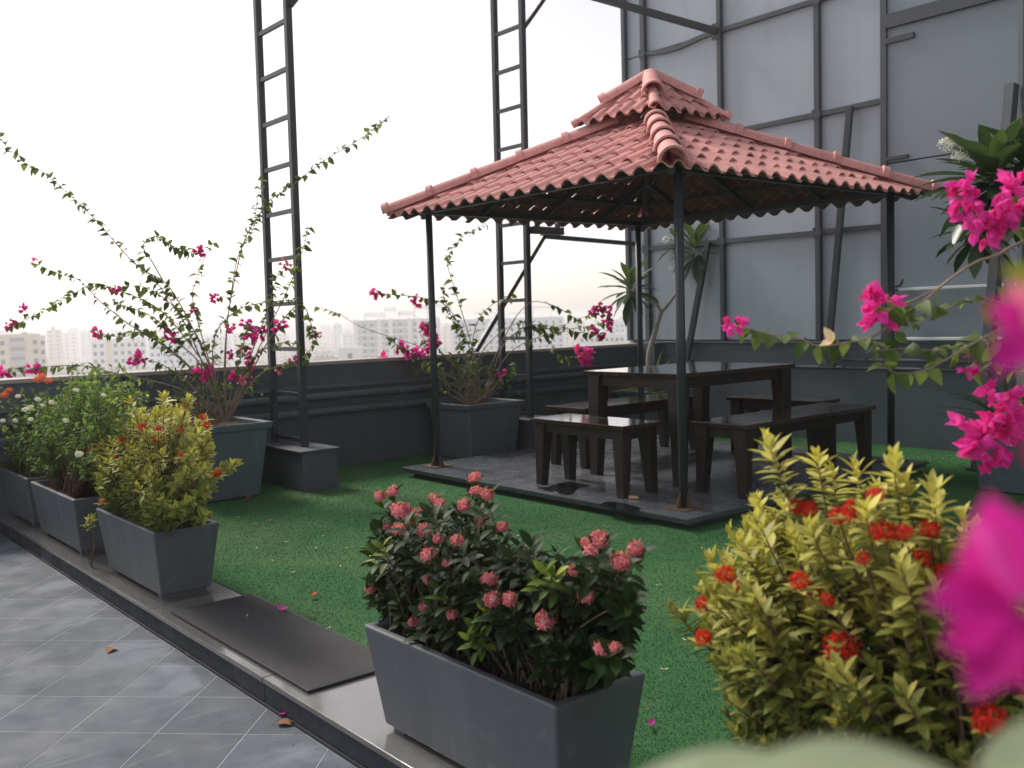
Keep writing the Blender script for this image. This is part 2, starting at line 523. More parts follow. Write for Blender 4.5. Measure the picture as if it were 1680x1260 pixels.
def frame_of(d, up, roll=0.0):
    d = d.normalized()
    n = up - d * up.dot(d)
    if n.length < 1e-3:
        n = Vector((1, 0, 0)) - d * d.x
    n.normalize()
    if roll:
        n = Matrix.Rotation(roll, 3, d) @ n
    return d, n.cross(d), n
def leaf_arrays(tpl, leaves):
    "leaves: (pos, dir, up, size, age) -> joined vertex/face/age lists"
    tv, tf = TPL[tpl]
    nv = len(tv)
    B = np.empty((len(leaves), 3, 3))
    P = np.empty((len(leaves), 3))
    A = np.empty(len(leaves))
    for i, (p, d, up, s, a) in enumerate(leaves):
        x, y, z = frame_of(d, up)
        B[i, 0], B[i, 1], B[i, 2] = x * s, y * s, z * s
        P[i] = p
        A[i] = a
    V = np.einsum('vk,lkc->lvc', tv, B) + P[:, None, :]
    F = [tuple(q + i * nv for q in f) for i in range(len(leaves)) for f in tf]
    return V.reshape(-1, 3), F, np.repeat(A, nv)
def leaf_mesh(name, tpl, leaves, mat, extra=None):
    V, F, A = leaf_arrays(tpl, leaves)
    me = bpy.data.meshes.new(name)
    me.from_pydata(V.tolist(), [], F)
    at_ = me.attributes.new('age', 'FLOAT', 'POINT')
    at_.data.foreach_set('value', A.astype(np.float32))
    me.polygons.foreach_set('use_smooth', [True] * len(me.polygons))
    me.materials.append(mat)
    me.update()
    return me
_single = {}
def single_leaf(tpl, mat, age):
    k = (tpl, mat.name, round(age * 6))
    if k not in _single:
        _single[k] = leaf_mesh('leaf', tpl, [(Vector((0, 0, 0)), Vector((1, 0, 0)), Vector((0, 0, 1)), 1.0, round(age * 6) / 6)], mat)
    return _single[k]
def put_leaves(root, tpl, leaves, mat, nmax, name='leaf', rest='foliage'):
    "the nmax leaves nearest the camera as parts, the others as one part"
    o0 = root.location
    def show(L):
        d = (L[0] - CAM).length
        return d
    order = sorted(leaves, key=show)
    for (p, d, up, s, a) in order[:nmax]:
        o = link(name, single_leaf(tpl, mat, min(1, max(0, a))), root)
        x, y, z = frame_of(d, up)
        m = Matrix((x, y, z)).transposed().to_4x4() @ Matrix.Scale(s, 4)
        m.translation = p - o0
        o.matrix_local = m
    if order[nmax:]:
        L2 = [(p - o0, d, up, s, a) for (p, d, up, s, a) in order[nmax:]]
        tag(link(rest, leaf_mesh(rest, tpl, L2, mat), root), kind='stuff')

def rvec(s=1.0):
    return Vector((rng.gauss(0, 1), rng.gauss(0, 1), rng.gauss(0, 1))) * s

def head_mesh(name, mat, n=46, fl=0.022, dome=0.9):
    "round flower head of many four-petalled florets, radius about 1 floret length times 2"
    L = []
    for i in range(n):
        z = 1 - (i + 0.5) / n * (1.0 + dome * 0.35)
        ph = i * 2.39996
        r = math.sqrt(max(0, 1 - z * z))
        jr = rng.uniform(0.72, 1.15)
        c = Vector((r * math.cos(ph) * jr, r * math.sin(ph) * jr, z * 0.45 * jr))
        nrm = (Vector((c.x, c.y, z * 0.8)) + rvec(0.2)).normalized()
        a = nrm.orthogonal().normalized()
        a = Matrix.Rotation(rng.uniform(0, 6.28), 3, nrm) @ a
        age = rng.uniform(0.2, 1.0) * (0.55 + 0.45 * max(0, z))
        for k in range(4):
            d = Matrix.Rotation(k * math.pi / 2, 3, nrm) @ a
            L.append((c * 0.040, (d + nrm * 0.25), nrm, fl * rng.uniform(0.85, 1.15), age))
    return leaf_mesh(name, 'petal', L, mat)
def bract_cluster(name, mat, n=11, rad=0.05, size=0.048):
    "a loose bunch of three-bract bougainvillea flowers"
    L = []
    for i in range(n):
        c = rvec(0.5)
        if c.length > 1: c.normalize()
        c = c * rad
        ax = (c + rvec(rad * 0.5) + Vector((0, 0, -rad * 0.1))).normalized()
        a0 = ax.orthogonal().normalized()
        a0 = Matrix.Rotation(rng.uniform(0, 6.28), 3, ax) @ a0
        ag = rng.uniform(0.1, 1.0)
        for k in range(3):
            d = Matrix.Rotation(k * 2.0944, 3, ax) @ a0
            L.append((c, ax * 0.85 + d * 0.6, ax * 0.6 - d * 0.85, size * rng.uniform(0.75, 1.15), ag))
    return leaf_mesh(name, 'bract', L, mat)
PINKHEAD = [head_mesh('flower_head', MT['pink'], 40, 0.027) for _ in range(3)]
REDHEAD = [head_mesh('flower_head', MT['red'], 26, 0.027) for _ in range(2)]
ORANGEHEAD = [head_mesh('flower_head', MT['orange'], 26, 0.022) for _ in range(1)]
WHITEHEAD = [head_mesh('flower_head', MT['petalw'], 16, 0.020) for _ in range(2)]
BRACTS = [bract_cluster('flower_cluster', MT['bract'], n, rd) for n, rd in ((11, 0.034), (14, 0.042), (8, 0.028))]
BRACTN = [bract_cluster('flower_cluster', MT['bract'], n, rd, 0.058) for n, rd in ((6, 0.045), (8, 0.055), (5, 0.035))]
BRACTSP = [bract_cluster('flower_cluster', MT['bractpale'], n, rd) for n, rd in ((8, 0.045), (11, 0.055))]
def put_mesh(root, name, me, p, s=1.0, axis=Vector((0, 0, 1))):
    o = link(name, me, root)
    q = axis.normalized().to_track_quat('Z', 'Y').to_matrix() @ Matrix.Rotation(rng.uniform(0, 6.28), 3, 'Z')
    m = q.to_4x4() @ Matrix.Scale(s, 4)
    m.translation = p - root.location
    o.matrix_local = m
    return o

# ================================================================== SETTING
ZT = -0.115           # terrace level, turf and kerb top are at 0
KY0, KY1 = 1.62, 2.05 # kerb front and back
PX = -8.29            # inner face of the parapet
WY = 9.10             # face of the clad building

o = MB().box(-8.55, 5.0, -5.0, 9.9, -0.5, ZT - 0.006).build('roof_slab', MT['grout'])
tag(o, kind='structure')
o = MB().box(-8.5, 4.9, -4.9, 9.8, -33.0, -0.502).build('tower_body', MT['plinthwall'])
tag(o, kind='structure')

# terrace floor of square tiles laid at 45 degrees
o = MB().box(-8.29, 4.9, -4.9, 1.62, ZT - 0.0058, ZT - 0.0009).build('terrace_floor', MT['grout'])
tag(o, kind='structure')
floor = o
TS = 0.345
def clip(poly, f):
    out = []
    for i in range(len(poly)):
        a, b = poly[i], poly[(i + 1) % len(poly)]
        fa, fb = f(a), f(b)
        if fa >= 0: out.append(a)
        if (fa >= 0) != (fb >= 0):
            t = fa / (fa - fb)
            out.append((a[0] + (b[0] - a[0]) * t, a[1] + (b[1] - a[1]) * t))
    return out
full_tile = None
for i in range(-40, 40):
    for j in range(-40, 40):
        # lines at x+y = -2.876 + k*TS*sqrt2 and y-x = 5.27 + k*TS*sqrt2
        u, v = -2.876 + (i + 0.5) * TS * 1.41421, 5.27 + (j + 0.5) * TS * 1.41421
        cx, cy = (u - v) / 2, (u + v) / 2
        if not (-8.5 < cx < 0.3 and -1.6 < cy < 1.85):
            continue
        h = (TS - 0.004) / 1.41421
        poly = [(cx, cy - h), (cx + h, cy), (cx, cy + h), (cx - h, cy)]
        cl = clip(clip(poly, lambda p: 1.603 - p[1]), lambda p: p[0] + 8.285)
        if len(cl) < 3:
            continue
        mb = MB((cx, cy, ZT))
        k = len(cl)
        e = 0.0006
        mb.add([(x, y, ZT - 0.0028) for x, y in cl] + [(x, y, ZT - e) for x, y in cl] +
               [(x + (cx - x) * 0.01, y + (cy - y) * 0.01, ZT) for x, y in cl],
               [(a, (a + 1) % k, (a + 1) % k + k, a + k) for a in range(k)] +
               [(a + k, (a + 1) % k + k, (a + 1) % k + 2 * k, a + 2 * k) for a in range(k)] + [tuple(range(2 * k, 3 * k))])
        if len(cl) == 4 and max(p[1] for p in poly) < 1.6 and min(p[0] for p in poly) > -8.28:
            if full_tile is None:
                full_tile = mb.mesh('tile', MT['tile'])
            me = full_tile
        else:
            me = mb.mesh('tile', MT['tile'])
        t = link('tile', me, floor, (cx, cy, ZT + rng.uniform(-0.0005, 0.0005)))

# kerb: riser, nosing strip and polished top stones
o = MB().box(-8.285, 4.9, KY0 + 0.004, KY1, ZT - 0.003, -0.022).build('kerb_step', MT['kerbface'])
tag(o, kind='structure')
kerb = o
x = -8.28
while x < 2.0:
    L = 1.28 if x > -8 else 0.9
    MB().box(x, x + L - 0.004, KY0 - 0.012, KY1 + 0.004, -0.0215, 0.0).build('top_stone', MT['kerbtop'], kerb, bevel=0.003)
    MB().box(x, x + L - 0.004, KY0 - 0.004, KY0 + 0.0036, ZT + 0.012, -0.0225).build('riser_stone', MT['kerbface'], kerb, bevel=0.002)
    x += L
MB().box(-8.28, 4.9, KY0 - 0.014, KY0 - 0.0045, ZT - 0.002, ZT + 0.011).build('skirting_strip', MT['kerbface'], kerb)

# turf
o = MB().box(-8.285, 4.9, KY1 + 0.005, 9.07, -0.05, 0.004).build('turf', MT['turf'])
tag(o, kind='structure')
N = 260000
tx = np.empty(0); ty = np.empty(0)
gx = nr.uniform(-8.28, -0.2, 900000); gy = nr.uniform(KY1 + 0.012, 9.05, 900000)
dist = np.hypot(gx, gy)
keep = nr.uniform(0, 1, gx.size) < np.clip(12.0 / dist ** 2.0, 0, 1)
az = np.degrees(np.arctan2(gy, gx))
keep &= (az > 108) & (az < 172)
keep &= ~((gx > -7.2) & (gx < -4.0) & (gy > 4.7) & (gy < 7.9))
gx, gy = gx[keep][:N], gy[keep][:N]
n = gx.size
hgt = nr.uniform(0.004, 0.0075, n) * (0.8 + 0.05 * np.hypot(gx, gy))
wd = nr.uniform(0.0008, 0.0015, n) * (0.6 + 0.28 * np.hypot(gx, gy))
an = nr.uniform(0, 6.283, n)
lx, ly = nr.normal(0, 0.5, n) * hgt, nr.normal(0, 0.5, n) * hgt
V = np.empty((n, 3, 3))
V[:, 0] = np.stack([gx - np.cos(an) * wd, gy - np.sin(an) * wd, np.full(n, 0.003)], 1)
V[:, 1] = np.stack([gx + np.cos(an) * wd, gy + np.sin(an) * wd, np.full(n, 0.003)], 1)
V[:, 2] = np.stack([gx + lx, gy + ly, 0.004 + hgt], 1)
me = bpy.data.meshes.new('grass')
me.vertices.add(3 * n); me.loops.add(3 * n); me.polygons.add(n)
me.vertices.foreach_set('co', V.reshape(-1))
me.loops.foreach_set('vertex_index', np.arange(3 * n, dtype=np.int32))
me.polygons.foreach_set('loop_start', np.arange(0, 3 * n, 3, dtype=np.int32))
me.update(); me.validate()
me.materials.append(MT['blade'])
tag(link('grass', me), 'short green artificial grass covering the garden floor', 'grass', kind='stuff')

# ------------------------------------------------------------------ left parapet
pr = empty('parapet_wall', (PX, 2.5, 0), 'long dark grey parapet wall on the left edge of the roof', 'wall')
po = pr.location
MB(po).box(-8.55, PX, -4.9, WY - 0.005, -0.49, 0.995).build('wall', MT['parapet'], pr)
MB(po).box(-8.575, PX + 0.02, -4.9, WY - 0.005, 0.996, 1.03).build('coping', MT['cap'], pr, bevel=0.004)
MB(po).frustum((PX + 0.0, PX + 0.045, -4.9, WY - 0.04, 0.775), (PX + 0.0, PX + 0.02, -4.9, WY - 0.04, 0.805)).build('ledge', MT['parapet'], pr)
MB(po).box(PX + 0.0, PX + 0.012, -4.9, WY - 0.05, 0.0, 0.10).build('skirting', MT['parapet'], pr)
for zz, yy1, label in ((0.70, 8.6, 'upper'), (0.555, 8.75, 'lower')):
    p = empty('drain_pipe', (PX + 0.075, 0, zz), '%s of the two grey pipes running along the left parapet' % label, 'pipe', 'pipes along the left parapet')
    MB(p.location).tube([(PX + 0.075, -4.5, zz), (PX + 0.075, yy1, zz)], 0.036, 14).build('tube', MT['pipe'], p, smooth=True)
    for yy in (1.2, 2.4, 3.25, 4.15, 5.35, 6.9, 8.2):
        MB(p.location).tube([(PX + 0.075, yy - 0.02, zz), (PX + 0.075, yy + 0.02, zz)], 0.042, 14).box(PX, PX + 0.06, yy - 0.018, yy + 0.018, zz - 0.012, zz + 0.012).build('clamp', MT['pipe'], p, smooth=False)

# ------------------------------------------------------------------ clad building on the right
bd = empty('clad_building', (-6.0, WY, 0), 'tall grey building clad in metal panels on a dark steel grid', 'building')
bo = bd.location
XV = [-8.56, -8.22, -7.04, -5.787, -5.05]
ZH = [1.06, 2.20, 3.42, 4.58, 5.80, 7.0]
MB(bo).box(-8.5, 4.8, WY + 0.05, 9.85, -0.49, 7.0).build('core', MT['plinthwall'], bd)
for a in range(len(XV) - 1):
    for b in range(len(ZH) - 1):
        MB(bo).box(XV[a] + 0.006, XV[a + 1] - 0.006, WY + rng.uniform(0.0, 0.006), WY + 0.045, ZH[b] + 0.006, ZH[b + 1] - 0.006).build('wall_panel', MT['panel'], bd, bevel=0.004, seg=1)
for (x0, x1) in ((-5.036, -2.6), (-2.588, 0.6), (0.612, 4.8)):
    for (z0, z1) in ((1.05, 1.545), (1.557, 2.795), (2.807, 4.12), (4.13, 5.5), (5.51, 7.0)):
        MB(bo).box(x0, x1, WY - 0.05, WY + 0.047, z0, z1).build('wall_panel', MT['panel2'], bd, bevel=0.004, seg=1)
# left return of the building
MB(bo).box(-8.57, -8.505, WY + 0.01, 9.85, -0.49, 7.0).build('side_cladding', MT['panel'], bd)
for xx, ww in ((-8.52, 0.06), (-8.20, 0.07), (-7.04, 0.055), (-5.787, 0.06)):
    MB(bo).box(xx - ww / 2, xx + ww / 2, WY - 0.06, WY - 0.002, 1.06, 7.0).build('frame_upright', MT['frame'], bd, bevel=0.004, seg=1)
for zz in ZH[1:]:
    for (x0, x1) in ((-8.165, -7.068), (-7.012, -5.818), (-5.756, -5.06)):
        s1, s2 = rng.uniform(-0.008, 0.008), rng.uniform(-0.008, 0.008)
        sag = 0.05 if (zz == 4.58 and x0 < -8) else 0.0
        pts = [(x0 + (x1 - x0) * t, WY - 0.03, zz + s1 + (s2 - s1) * t - sag * math.sin(math.pi * min(1, t * 1.2))) for t in (0, 0.25, 0.5, 0.75, 1)]
        mb = MB(bo)
        for p, q in zip(pts[:-1], pts[1:]):
            mb.beam(p, q, 0.045, 0.05)
        mb.build('frame_rail', MT['frame'], bd)
for xx in (-8.20, -7.04, -5.787):
    for zz in ZH[1:-1]:
        MB(bo).box(xx - 0.05, xx + 0.05, WY - 0.066, WY - 0.0605, zz - 0.05, zz + 0.05).build('joint_plate', MT['frame'], bd)
        mb = MB(bo)
        for dx in (-0.033, 0.033):
            for dz in (-0.033, 0.033):
                mb.tube([(xx + dx, WY - 0.0661, zz + dz), (xx + dx, WY - 0.074, zz + dz)], 0.008, 6)
        tag(mb.build('bolts', MT['steel'], bd), kind='stuff')
MB(bo).box(-5.062, -5.0, WY - 0.078, WY - 0.052, 1.05, 7.0).build('corner_trim', MT['frame'], bd)
MB(bo).beam((-4.998, WY - 0.075, 4.16), (-2.6, WY - 0.075, 4.16), 0.05, 0.13).build('cladding_band', MT['frame'], bd)
MB(bo).box(-4.998, -4.72, WY - 0.085, WY - 0.053, 3.95, 4.0).build('cleat', MT['frame'], bd)
MB(bo).box(-4.998, -4.78, WY - 0.085, WY - 0.053, 2.83, 2.86).build('cleat', MT['frame'], bd)
# base wall with sill, ledge and conduits
MB(bo).box(-8.28, 4.8, WY - 0.03, WY + 0.049, -0.1, 1.03).build('base_wall', MT['plinthwall'], bd)
MB(bo).box(-8.27, 4.8, WY - 0.075, WY - 0.003, 1.031, 1.052).build('sill', MT['pipe'], bd, bevel=0.003)
MB(bo).box(-8.27, -5.6, WY - 0.06, WY - 0.031, 0.775, 0.79).build('base_ledge', MT['plinthwall'], bd)
MB(bo).box(-8.27, -8.0, WY - 0.16, WY - 0.031, 0.55, 1.03).build('corner_pier', MT['plinthwall'], bd)
for zz, x0 in ((0.865, -5.5), (0.78, -6.6)):
    t = empty('conduit', (x0, WY - 0.05, zz), '%s dark conduit running along the base of the panelled wall' % ('upper' if zz > 0.8 else 'lower'), 'conduit', 'conduits on the base wall')
    MB(t.location).tube([(x0, WY - 0.055, zz), (3.0, WY - 0.055, zz)], 0.016, 8).build('tube', MT['frame'], t, smooth=True)
    for xx in np.arange(x0 + 0.25, -2.5, 0.85):
        MB(t.location).box(xx, xx + 0.03, WY - 0.074, WY - 0.032, zz - 0.02, zz + 0.02).build('clip', MT['frame'], t)
t = empty('handrail', (-4.4, WY - 0.08, 1.56), 'pale horizontal pipe on the grey wall behind the branches', 'rail')
MB(t.location).box(-4.86, -2.9, WY - 0.11, WY - 0.08, 1.548, 1.575).build('bar', MT['white'], t, bevel=0.004)
MB(t.location).box(-4.8, -4.77, WY - 0.082, WY - 0.051, 1.55, 1.572).box(-3.0, -2.97, WY - 0.082, WY - 0.051, 1.55, 1.572).build('bracket', MT['frame'], t)
t = empty('tube_light', (-4.45, WY - 0.09, 1.0), 'long pale blue tube light fitting low on the grey wall', 'light')
MB(t.location).box(-4.86, -3.75, WY - 0.13, WY - 0.081, 1.058, 1.10).build('housing', MT['pipe'], t, bevel=0.004)
MB(t.location).box(-4.85, -3.76, WY - 0.155, WY - 0.131, 1.064, 1.094).build('diffuser', MT['white'], t, bevel=0.006)
t = empty('wall_spotlight', (-4.98, WY - 0.1, 1.5), 'small black spotlight on the edge of the panelled wall', 'spotlight')
MB(t.location).box(-5.02, -4.93, WY - 0.10, WY - 0.079, 1.42, 1.56).build('bracket', MT['steel'], t)
MB(t.location).tube([(-4.95, WY - 0.14, 1.47), (-4.88, WY - 0.2, 1.46)], [0.05, 0.058], 12).build('lamp_head', MT['steel'], t, smooth=False)
MB(t.location).tube(spline([(-4.96, WY - 0.11, 1.55), (-4.90, WY - 0.12, 1.60), (-4.84, WY - 0.12, 1.60), (-4.81, WY - 0.12, 1.66)], 4), 0.014, 6).build('arm', MT['steel'], t, smooth=True)

# raking props and the big raking column
def prop(a, b, wdt, label, cat='prop', name='raking_prop', grp='raking props against the panelled wall'):
    a, b = Vector(a), Vector(b)
    t = empty(name, b, label, cat, grp)
    MB(b).beam(a, b, wdt, wdt).build('bar', MT['frame'], t, bevel=0.003, seg=1)
    MB(b).box(b.x - 0.09, b.x + 0.09, b.y - 0.03, b.y + 0.03, b.z - 0.012, b.z + 0.02).build('foot_plate', MT['frame'], t)
    return t
prop((-5.38, WY - 0.09, 3.42), (-5.64, WY - 0.12, 0.80), 0.06, 'dark raking steel prop at the right bay of the panelled wall')
prop((-7.20, WY - 0.09, 2.20), (-7.53, WY - 0.12, 0.81), 0.06, 'dark raking steel prop behind the back plumeria tree')
prop((-3.60, 8.52, 3.22), (-3.66, 8.06, 0.012), 0.085, 'thick dark raking column standing on the turf at the right', 'column', 'raking_column', None)
prop((-3.53, 8.62, 5.4), (-3.51, 8.60, 0.012), 0.10, 'vertical dark steel column beside the raking column at right', 'column', 'steel_column', None)

# ------------------------------------------------------------------ ladder-like lattice posts on plinths
def lattice(label, xl, xr, y, zb, plabel, px, h=6.6, rung0=0.40):
    pl = empty('plinth', ((px[0] + px[1]) / 2, (px[2] + px[3]) / 2, 0), plabel, 'plinth', 'plinths under the ladder posts')
    MB(pl.location).frustum((px[0], px[1], px[2], px[3], 0.0), (px[0] + 0.01, px[1] - 0.01, px[2] + 0.01, px[3] - 0.01, zb - 0.02)).build('body', MT['plinth'], pl, bevel=0.006)
    MB(pl.location).box(px[0] - 0.015, px[1] + 0.015, px[2] - 0.015, px[3] + 0.015, zb - 0.0195, zb).build('cap', MT['plinth'], pl, bevel=0.004)
    t = empty('lattice_post', ((xl + xr) / 2, y, zb), label, 'ladder post', 'ladder-like steel posts')
    lo = t.location
    for xx, dx in ((xl, 0.05), (xr, 0.05)):
        MB(lo).beam((xx, y, zb), (xx + dx, y + 0.01, h), 0.056, 0.056, (0, 1, 0)).build('stile', MT['steel'], t, bevel=0.004, seg=1)
    z = rung0
    while z < h - 0.1:
        f = (z - zb) / (h - zb) * 0.05
        MB(lo).beam((xl + 0.031 + f, y, z), (xr - 0.031 + f, y, z), 0.03, 0.035).build('rung', MT['steel'], t)
        z += 0.391
    return t
lp = lattice('tall dark steel ladder post on the plinth beside the left square pot', -8.03, -7.475, 3.88, 0.345, 'square grey plinth beside the left square pot',
        (-8.12, -7.215, 3.715, 4.055))
MB(lp.location).beam((-7.40, 3.89, 4.02), (-7.40, 4.75, 5.1), 0.04, 0.04).build('knee_brace', MT['steel'], lp)
lp = lattice('tall dark steel ladder post behind the gazebo roof', -7.94, -7.50, 6.47, 0.36, 'low grey plinth partly hidden behind the right square pot',
        (-8.1, -7.3, 6.345, 6.69))
MB(lp.location).beam((-7.46, 6.48, 4.28), (-7.46, 7.05, 4.95), 0.04, 0.04).build('knee_brace', MT['steel'], lp)
bt = empty('overhead_brace', (-8.44, 6.5, 1.03), 'dark steel brace rising from the parapet behind the ladder post', 'brace')
MB(bt.location).beam((-8.44, 6.5, 1.03), (-8.44, 7.56, 2.33), 0.05, 0.05).build('diagonal', MT['steel'], bt)
MB(bt.location).beam((-8.44, 7.53, 2.33), (-8.44, WY + 0.01, 2.28), 0.05, 0.05).build('rail', MT['steel'], bt)
st = empty('roof_strut', (-7.06, WY - 0.06, 4.57), 'dark steel strut slanting down to the panelled wall at top', 'strut')
MB(st.location).beam((-7.06, WY - 0.07, 4.57), (-8.30, 7.0, 5.17), 0.06, 0.07).build('bar', MT['steel'], st)
MB(st.location).box(-7.12, -7.0, WY - 0.075, WY - 0.061, 4.48, 4.66).build('end_plate', MT['steel'], st)
fl = empty('flood_light', (-7.42, 6.7, 2.28), 'dark box light hung on the ladder post under the tiled eave', 'light')
MB(fl.location).box(-7.47, -7.41, 6.505, 6.93, 2.24, 2.315).build('housing', MT['steel'], fl, bevel=0.004)
MB(fl.location).box(-7.46, -7.42, 6.56, 6.60, 2.316, 2.36).box(-7.46, -7.42, 6.84, 6.88, 2.316, 2.36).build('bracket', MT['steel'], fl)

# ================================================================== GAZEBO
GX, GY = -5.605, 6.28
pf = empty('stone_platform', (GX, GY, 0), 'low square granite platform under the gazebo', 'platform')
SY = 6.268
MB(pf.location).box(GX - 1.57, GX + 1.57, SY - 1.475, SY + 1.475, 0.0, 0.045).build('base', MT['kerbface'], pf)
MB(pf.location).box(GX - 1.635, GX + 1.635, SY - 1.54, SY + 1.54, 0.046, 0.072).build('edge_course', MT['slabedge'], pf, bevel=0.003)
for i in range(3):
    for j in range(3):
        x0, y0 = GX - 1.65 + i * 1.1, SY - 1.555 + j * 3.11 / 3
        MB(pf.location).box(x0 + 0.0015, x0 + 1.1 - 0.0015, y0 + 0.0015, y0 + 3.11 / 3 - 0.0015, 0.0725, 0.09 + rng.uniform(-0.0008, 0.0008)).build('paving_stone', MT['slab'], pf, bevel=0.003)

g = empty('gazebo', (GX, GY, 0.09), 'open gazebo with pink tiled two-tier roof on four steel posts', 'gazebo')
go = g.location
HP = 1.40
EZ = 2.27
for sx in (-1, 1):
    for sy in (-1, 1):
        x, y = GX - 0.015 + sx * 1.42, 6.30 + sy * 1.345
        p = MB(go).tube([(x, y, 0.1), (x, y, 2.35)], 0.031, 14).build('post', MT['steel'], g, smooth=True)
        MB(go).box(x - 0.10, x + 0.10, y - 0.10, y + 0.10, 0.0905, 0.0985).build('base_plate', MT['rust'], p)
        mb = MB(go)
        for dx, dy in ((1, 0), (-1, 0), (0, 1), (0, -1)):
            q = [(x + dx * 0.029, y + dy * 0.029, 0.0985), (x + dx * 0.07, y + dy * 0.07, 0.0985), (x + dx * 0.029, y + dy * 0.029, 0.2)]
            e = Vector((dy, dx, 0)) * 0.003
            mb.add([Vector(c) + e for c in q] + [Vector(c) - e for c in q], [(0, 1, 2), (5, 4, 3), (0, 3, 4, 1), (1, 4, 5, 2), (2, 5, 3, 0)])
        mb.build('gusset', MT['rust'], p)
# roof frame
SL = 0.48                                 # slope of the lower tier
def zl(r):                                # plane of the lower tier at half-width r
    return EZ + 0.01 + (1.62 - r) * SL
for k in range(4):
    rot = Matrix.Rotation(k * math.pi / 2, 4, 'Z')
    def W(x, y, z):
        v = rot @ Vector((x, y, 0))
        return (GX + v.x, GY + v.y, z)
    MB(go).beam(W(-HP, -HP, zl(HP) - 0.042), W(HP, -HP, zl(HP) - 0.042), 0.045, 0.045).build('eave_beam', MT['steel'], g)
    MB(go).beam(W(-1.52, -1.52, zl(1.52) - 0.03), W(-0.12, -0.12, zl(0.12) - 0.05), 0.04, 0.05).build('hip_rafter', MT['steel'], g)
    for q in (-0.75, 0.0, 0.75):
        MB(go).beam(W(q, -1.36, zl(1.36) - 0.04), W(q, -max(0.14, abs(q)), zl(max(0.14, abs(q))) - 0.045), 0.035, 0.04).build('rafter', MT['steel'], g)
    for r_ in (1.12, 0.65):
        MB(go).beam(W(-r_, -r_, zl(r_) - 0.02), W(r_, -r_, zl(r_) - 0.02), 0.03, 0.025).build('batten', MT['steel'], g)

def roof_face(k, half0, half1, z0, slope, wid, course, back, lift0):
    "tiles of one side of a tier; half0/half1 = half-width at the eave / at the top"
    run = half0 - half1
    n_w = int(round(2 * half0 / wid))
    wid = 2 * half0 / n_w
    cs = math.cos(math.atan(slope))
    n_c = int(round(run / cs / course))
    dr = run / n_c
    rot = Matrix.Rotation(k * math.pi / 2, 3, 'Z')
    NP = 9
    stuff_mb = MB(go)
    for c in range(n_c):
        ra, rb = half0 - c * dr, half0 - (c + 1) * dr - dr * 0.16
        rb = max(rb, half1 - 0.02)
        for i in range(n_w):
            s0 = -half0 + i * wid
            sc = s0 + wid / 2
            if abs(sc) > ra - 0.02:
                continue
            jit = rng.uniform(-0.010, 0.010); jl = rng.uniform(-0.003, 0.005); js = rng.uniform(-0.004, 0.004)
            vs = []
            for (rr, lift) in ((ra + jit, 0.030), (rb + jit, 0.004)):
                for m in range(NP):
                    u = m / (NP - 1)
                    s = s0 + js + u * wid * 1.04
                    s = max(-rr, min(rr, s))
                    hgt = 0.040 * math.sin(math.pi * min(1, u / 0.66)) ** 0.8 if u < 0.66 else -0.004
                    vs.append((s, -rr, z0 + (half0 - rr) * slope + lift + lift0 + jl + hgt))
            base = len(vs)
            for j in range(2 * NP):                    # underside
                a = vs[j]
                vs.append((a[0], a[1] + 0.004, a[2] - 0.013))
            fs = [(m, m + 1, NP + m + 1, NP + m) for m in range(NP - 1)]
            fs += [(base + m, base + NP + m, base + NP + m + 1, base + m + 1) for m in range(NP - 1)]
            fs += [(m, base + m, base + m + 1, m + 1) for m in range(NP - 1)]
            pts = []
            for v in vs:
                q = rot @ Vector((v[0], v[1], 0))
                pts.append((GX + q.x, GY + q.y, v[2]))
            if back:
                stuff_mb.add(pts, fs)
            else:
                MB(go).add(pts, fs).build('roof_tile', MT['roof'], g, mat2=MT['roofunder'], pick=lambda i: NP - 1 <= i < 2 * NP - 2)
    if back:
        tag(stuff_mb.build('rear_roof_tiles', MT['roof'], g, mat2=MT['roofunder'], pick=lambda i: NP - 1 <= i % (3 * NP - 3) < 2 * NP - 2), kind='stuff')
for k in range(4):
    roof_face(k, 1.62, 0.20, EZ + 0.01, SL, 0.175, 0.25, k in (2, 3), 0.0)
    roof_face(k, 0.445, 0.05, 2.99, 0.85, 0.150, 0.19, k in (2, 3), 0.0)
def hip_caps(k, r0, r1, z0, slope, n, rad):
    rot = Matrix.Rotation(k * math.pi / 2, 3, 'Z')
    def P(r):
        q = rot @ Vector((-r, -r, 0))
        return Vector((GX + q.x, GY + q.y, z0 + (r0 - r) * slope + 0.03))
    for i in range(n):
        a, b = P(r0 + 0.02 - (r0 - r1) * i / n), P(r0 - (r0 - r1) * (i + 1) / n - 0.03)
        d = (b - a).normalized()
        side = d.cross(Vector((0, 0, 1))).normalized()
        upv = side.cross(d)
        mb = MB(go)
        secs = [(0.0, rad * 1.22), (0.055, rad * 1.22), (0.06, rad * 1.02), ((b - a).length, rad * 0.9)]
        vs, NS = [], 12
        for off in (0.0, -0.014):
            for (t, rr) in secs:
                for m in range(NS + 1):
                    th = math.pi * m / NS
                    vs.append(a + d * t + (side * math.cos(th) + upv * (math.sin(th) * 1.05)) * (rr + off) + upv * (0.012 + i * 0.0))
        n1 = NS + 1
        K = 4 * n1
        fs = []
        for q in range(3):
            for m in range(NS):
                fs.append((q * n1 + m, q * n1 + m + 1, (q + 1) * n1 + m + 1, (q + 1) * n1 + m))
                fs.append((K + q * n1 + m, K + (q + 1) * n1 + m, K + (q + 1) * n1 + m + 1, K + q * n1 + m + 1))
        for m in range(NS):
            fs.append((m, K + m, K + m + 1, m + 1))
            fs.append((3 * n1 + m, 3 * n1 + m + 1, K + 3 * n1 + m + 1, K + 3 * n1 + m))
        mb.add(vs, fs).build('ridge_cap', MT['roof'], g, smooth=False)
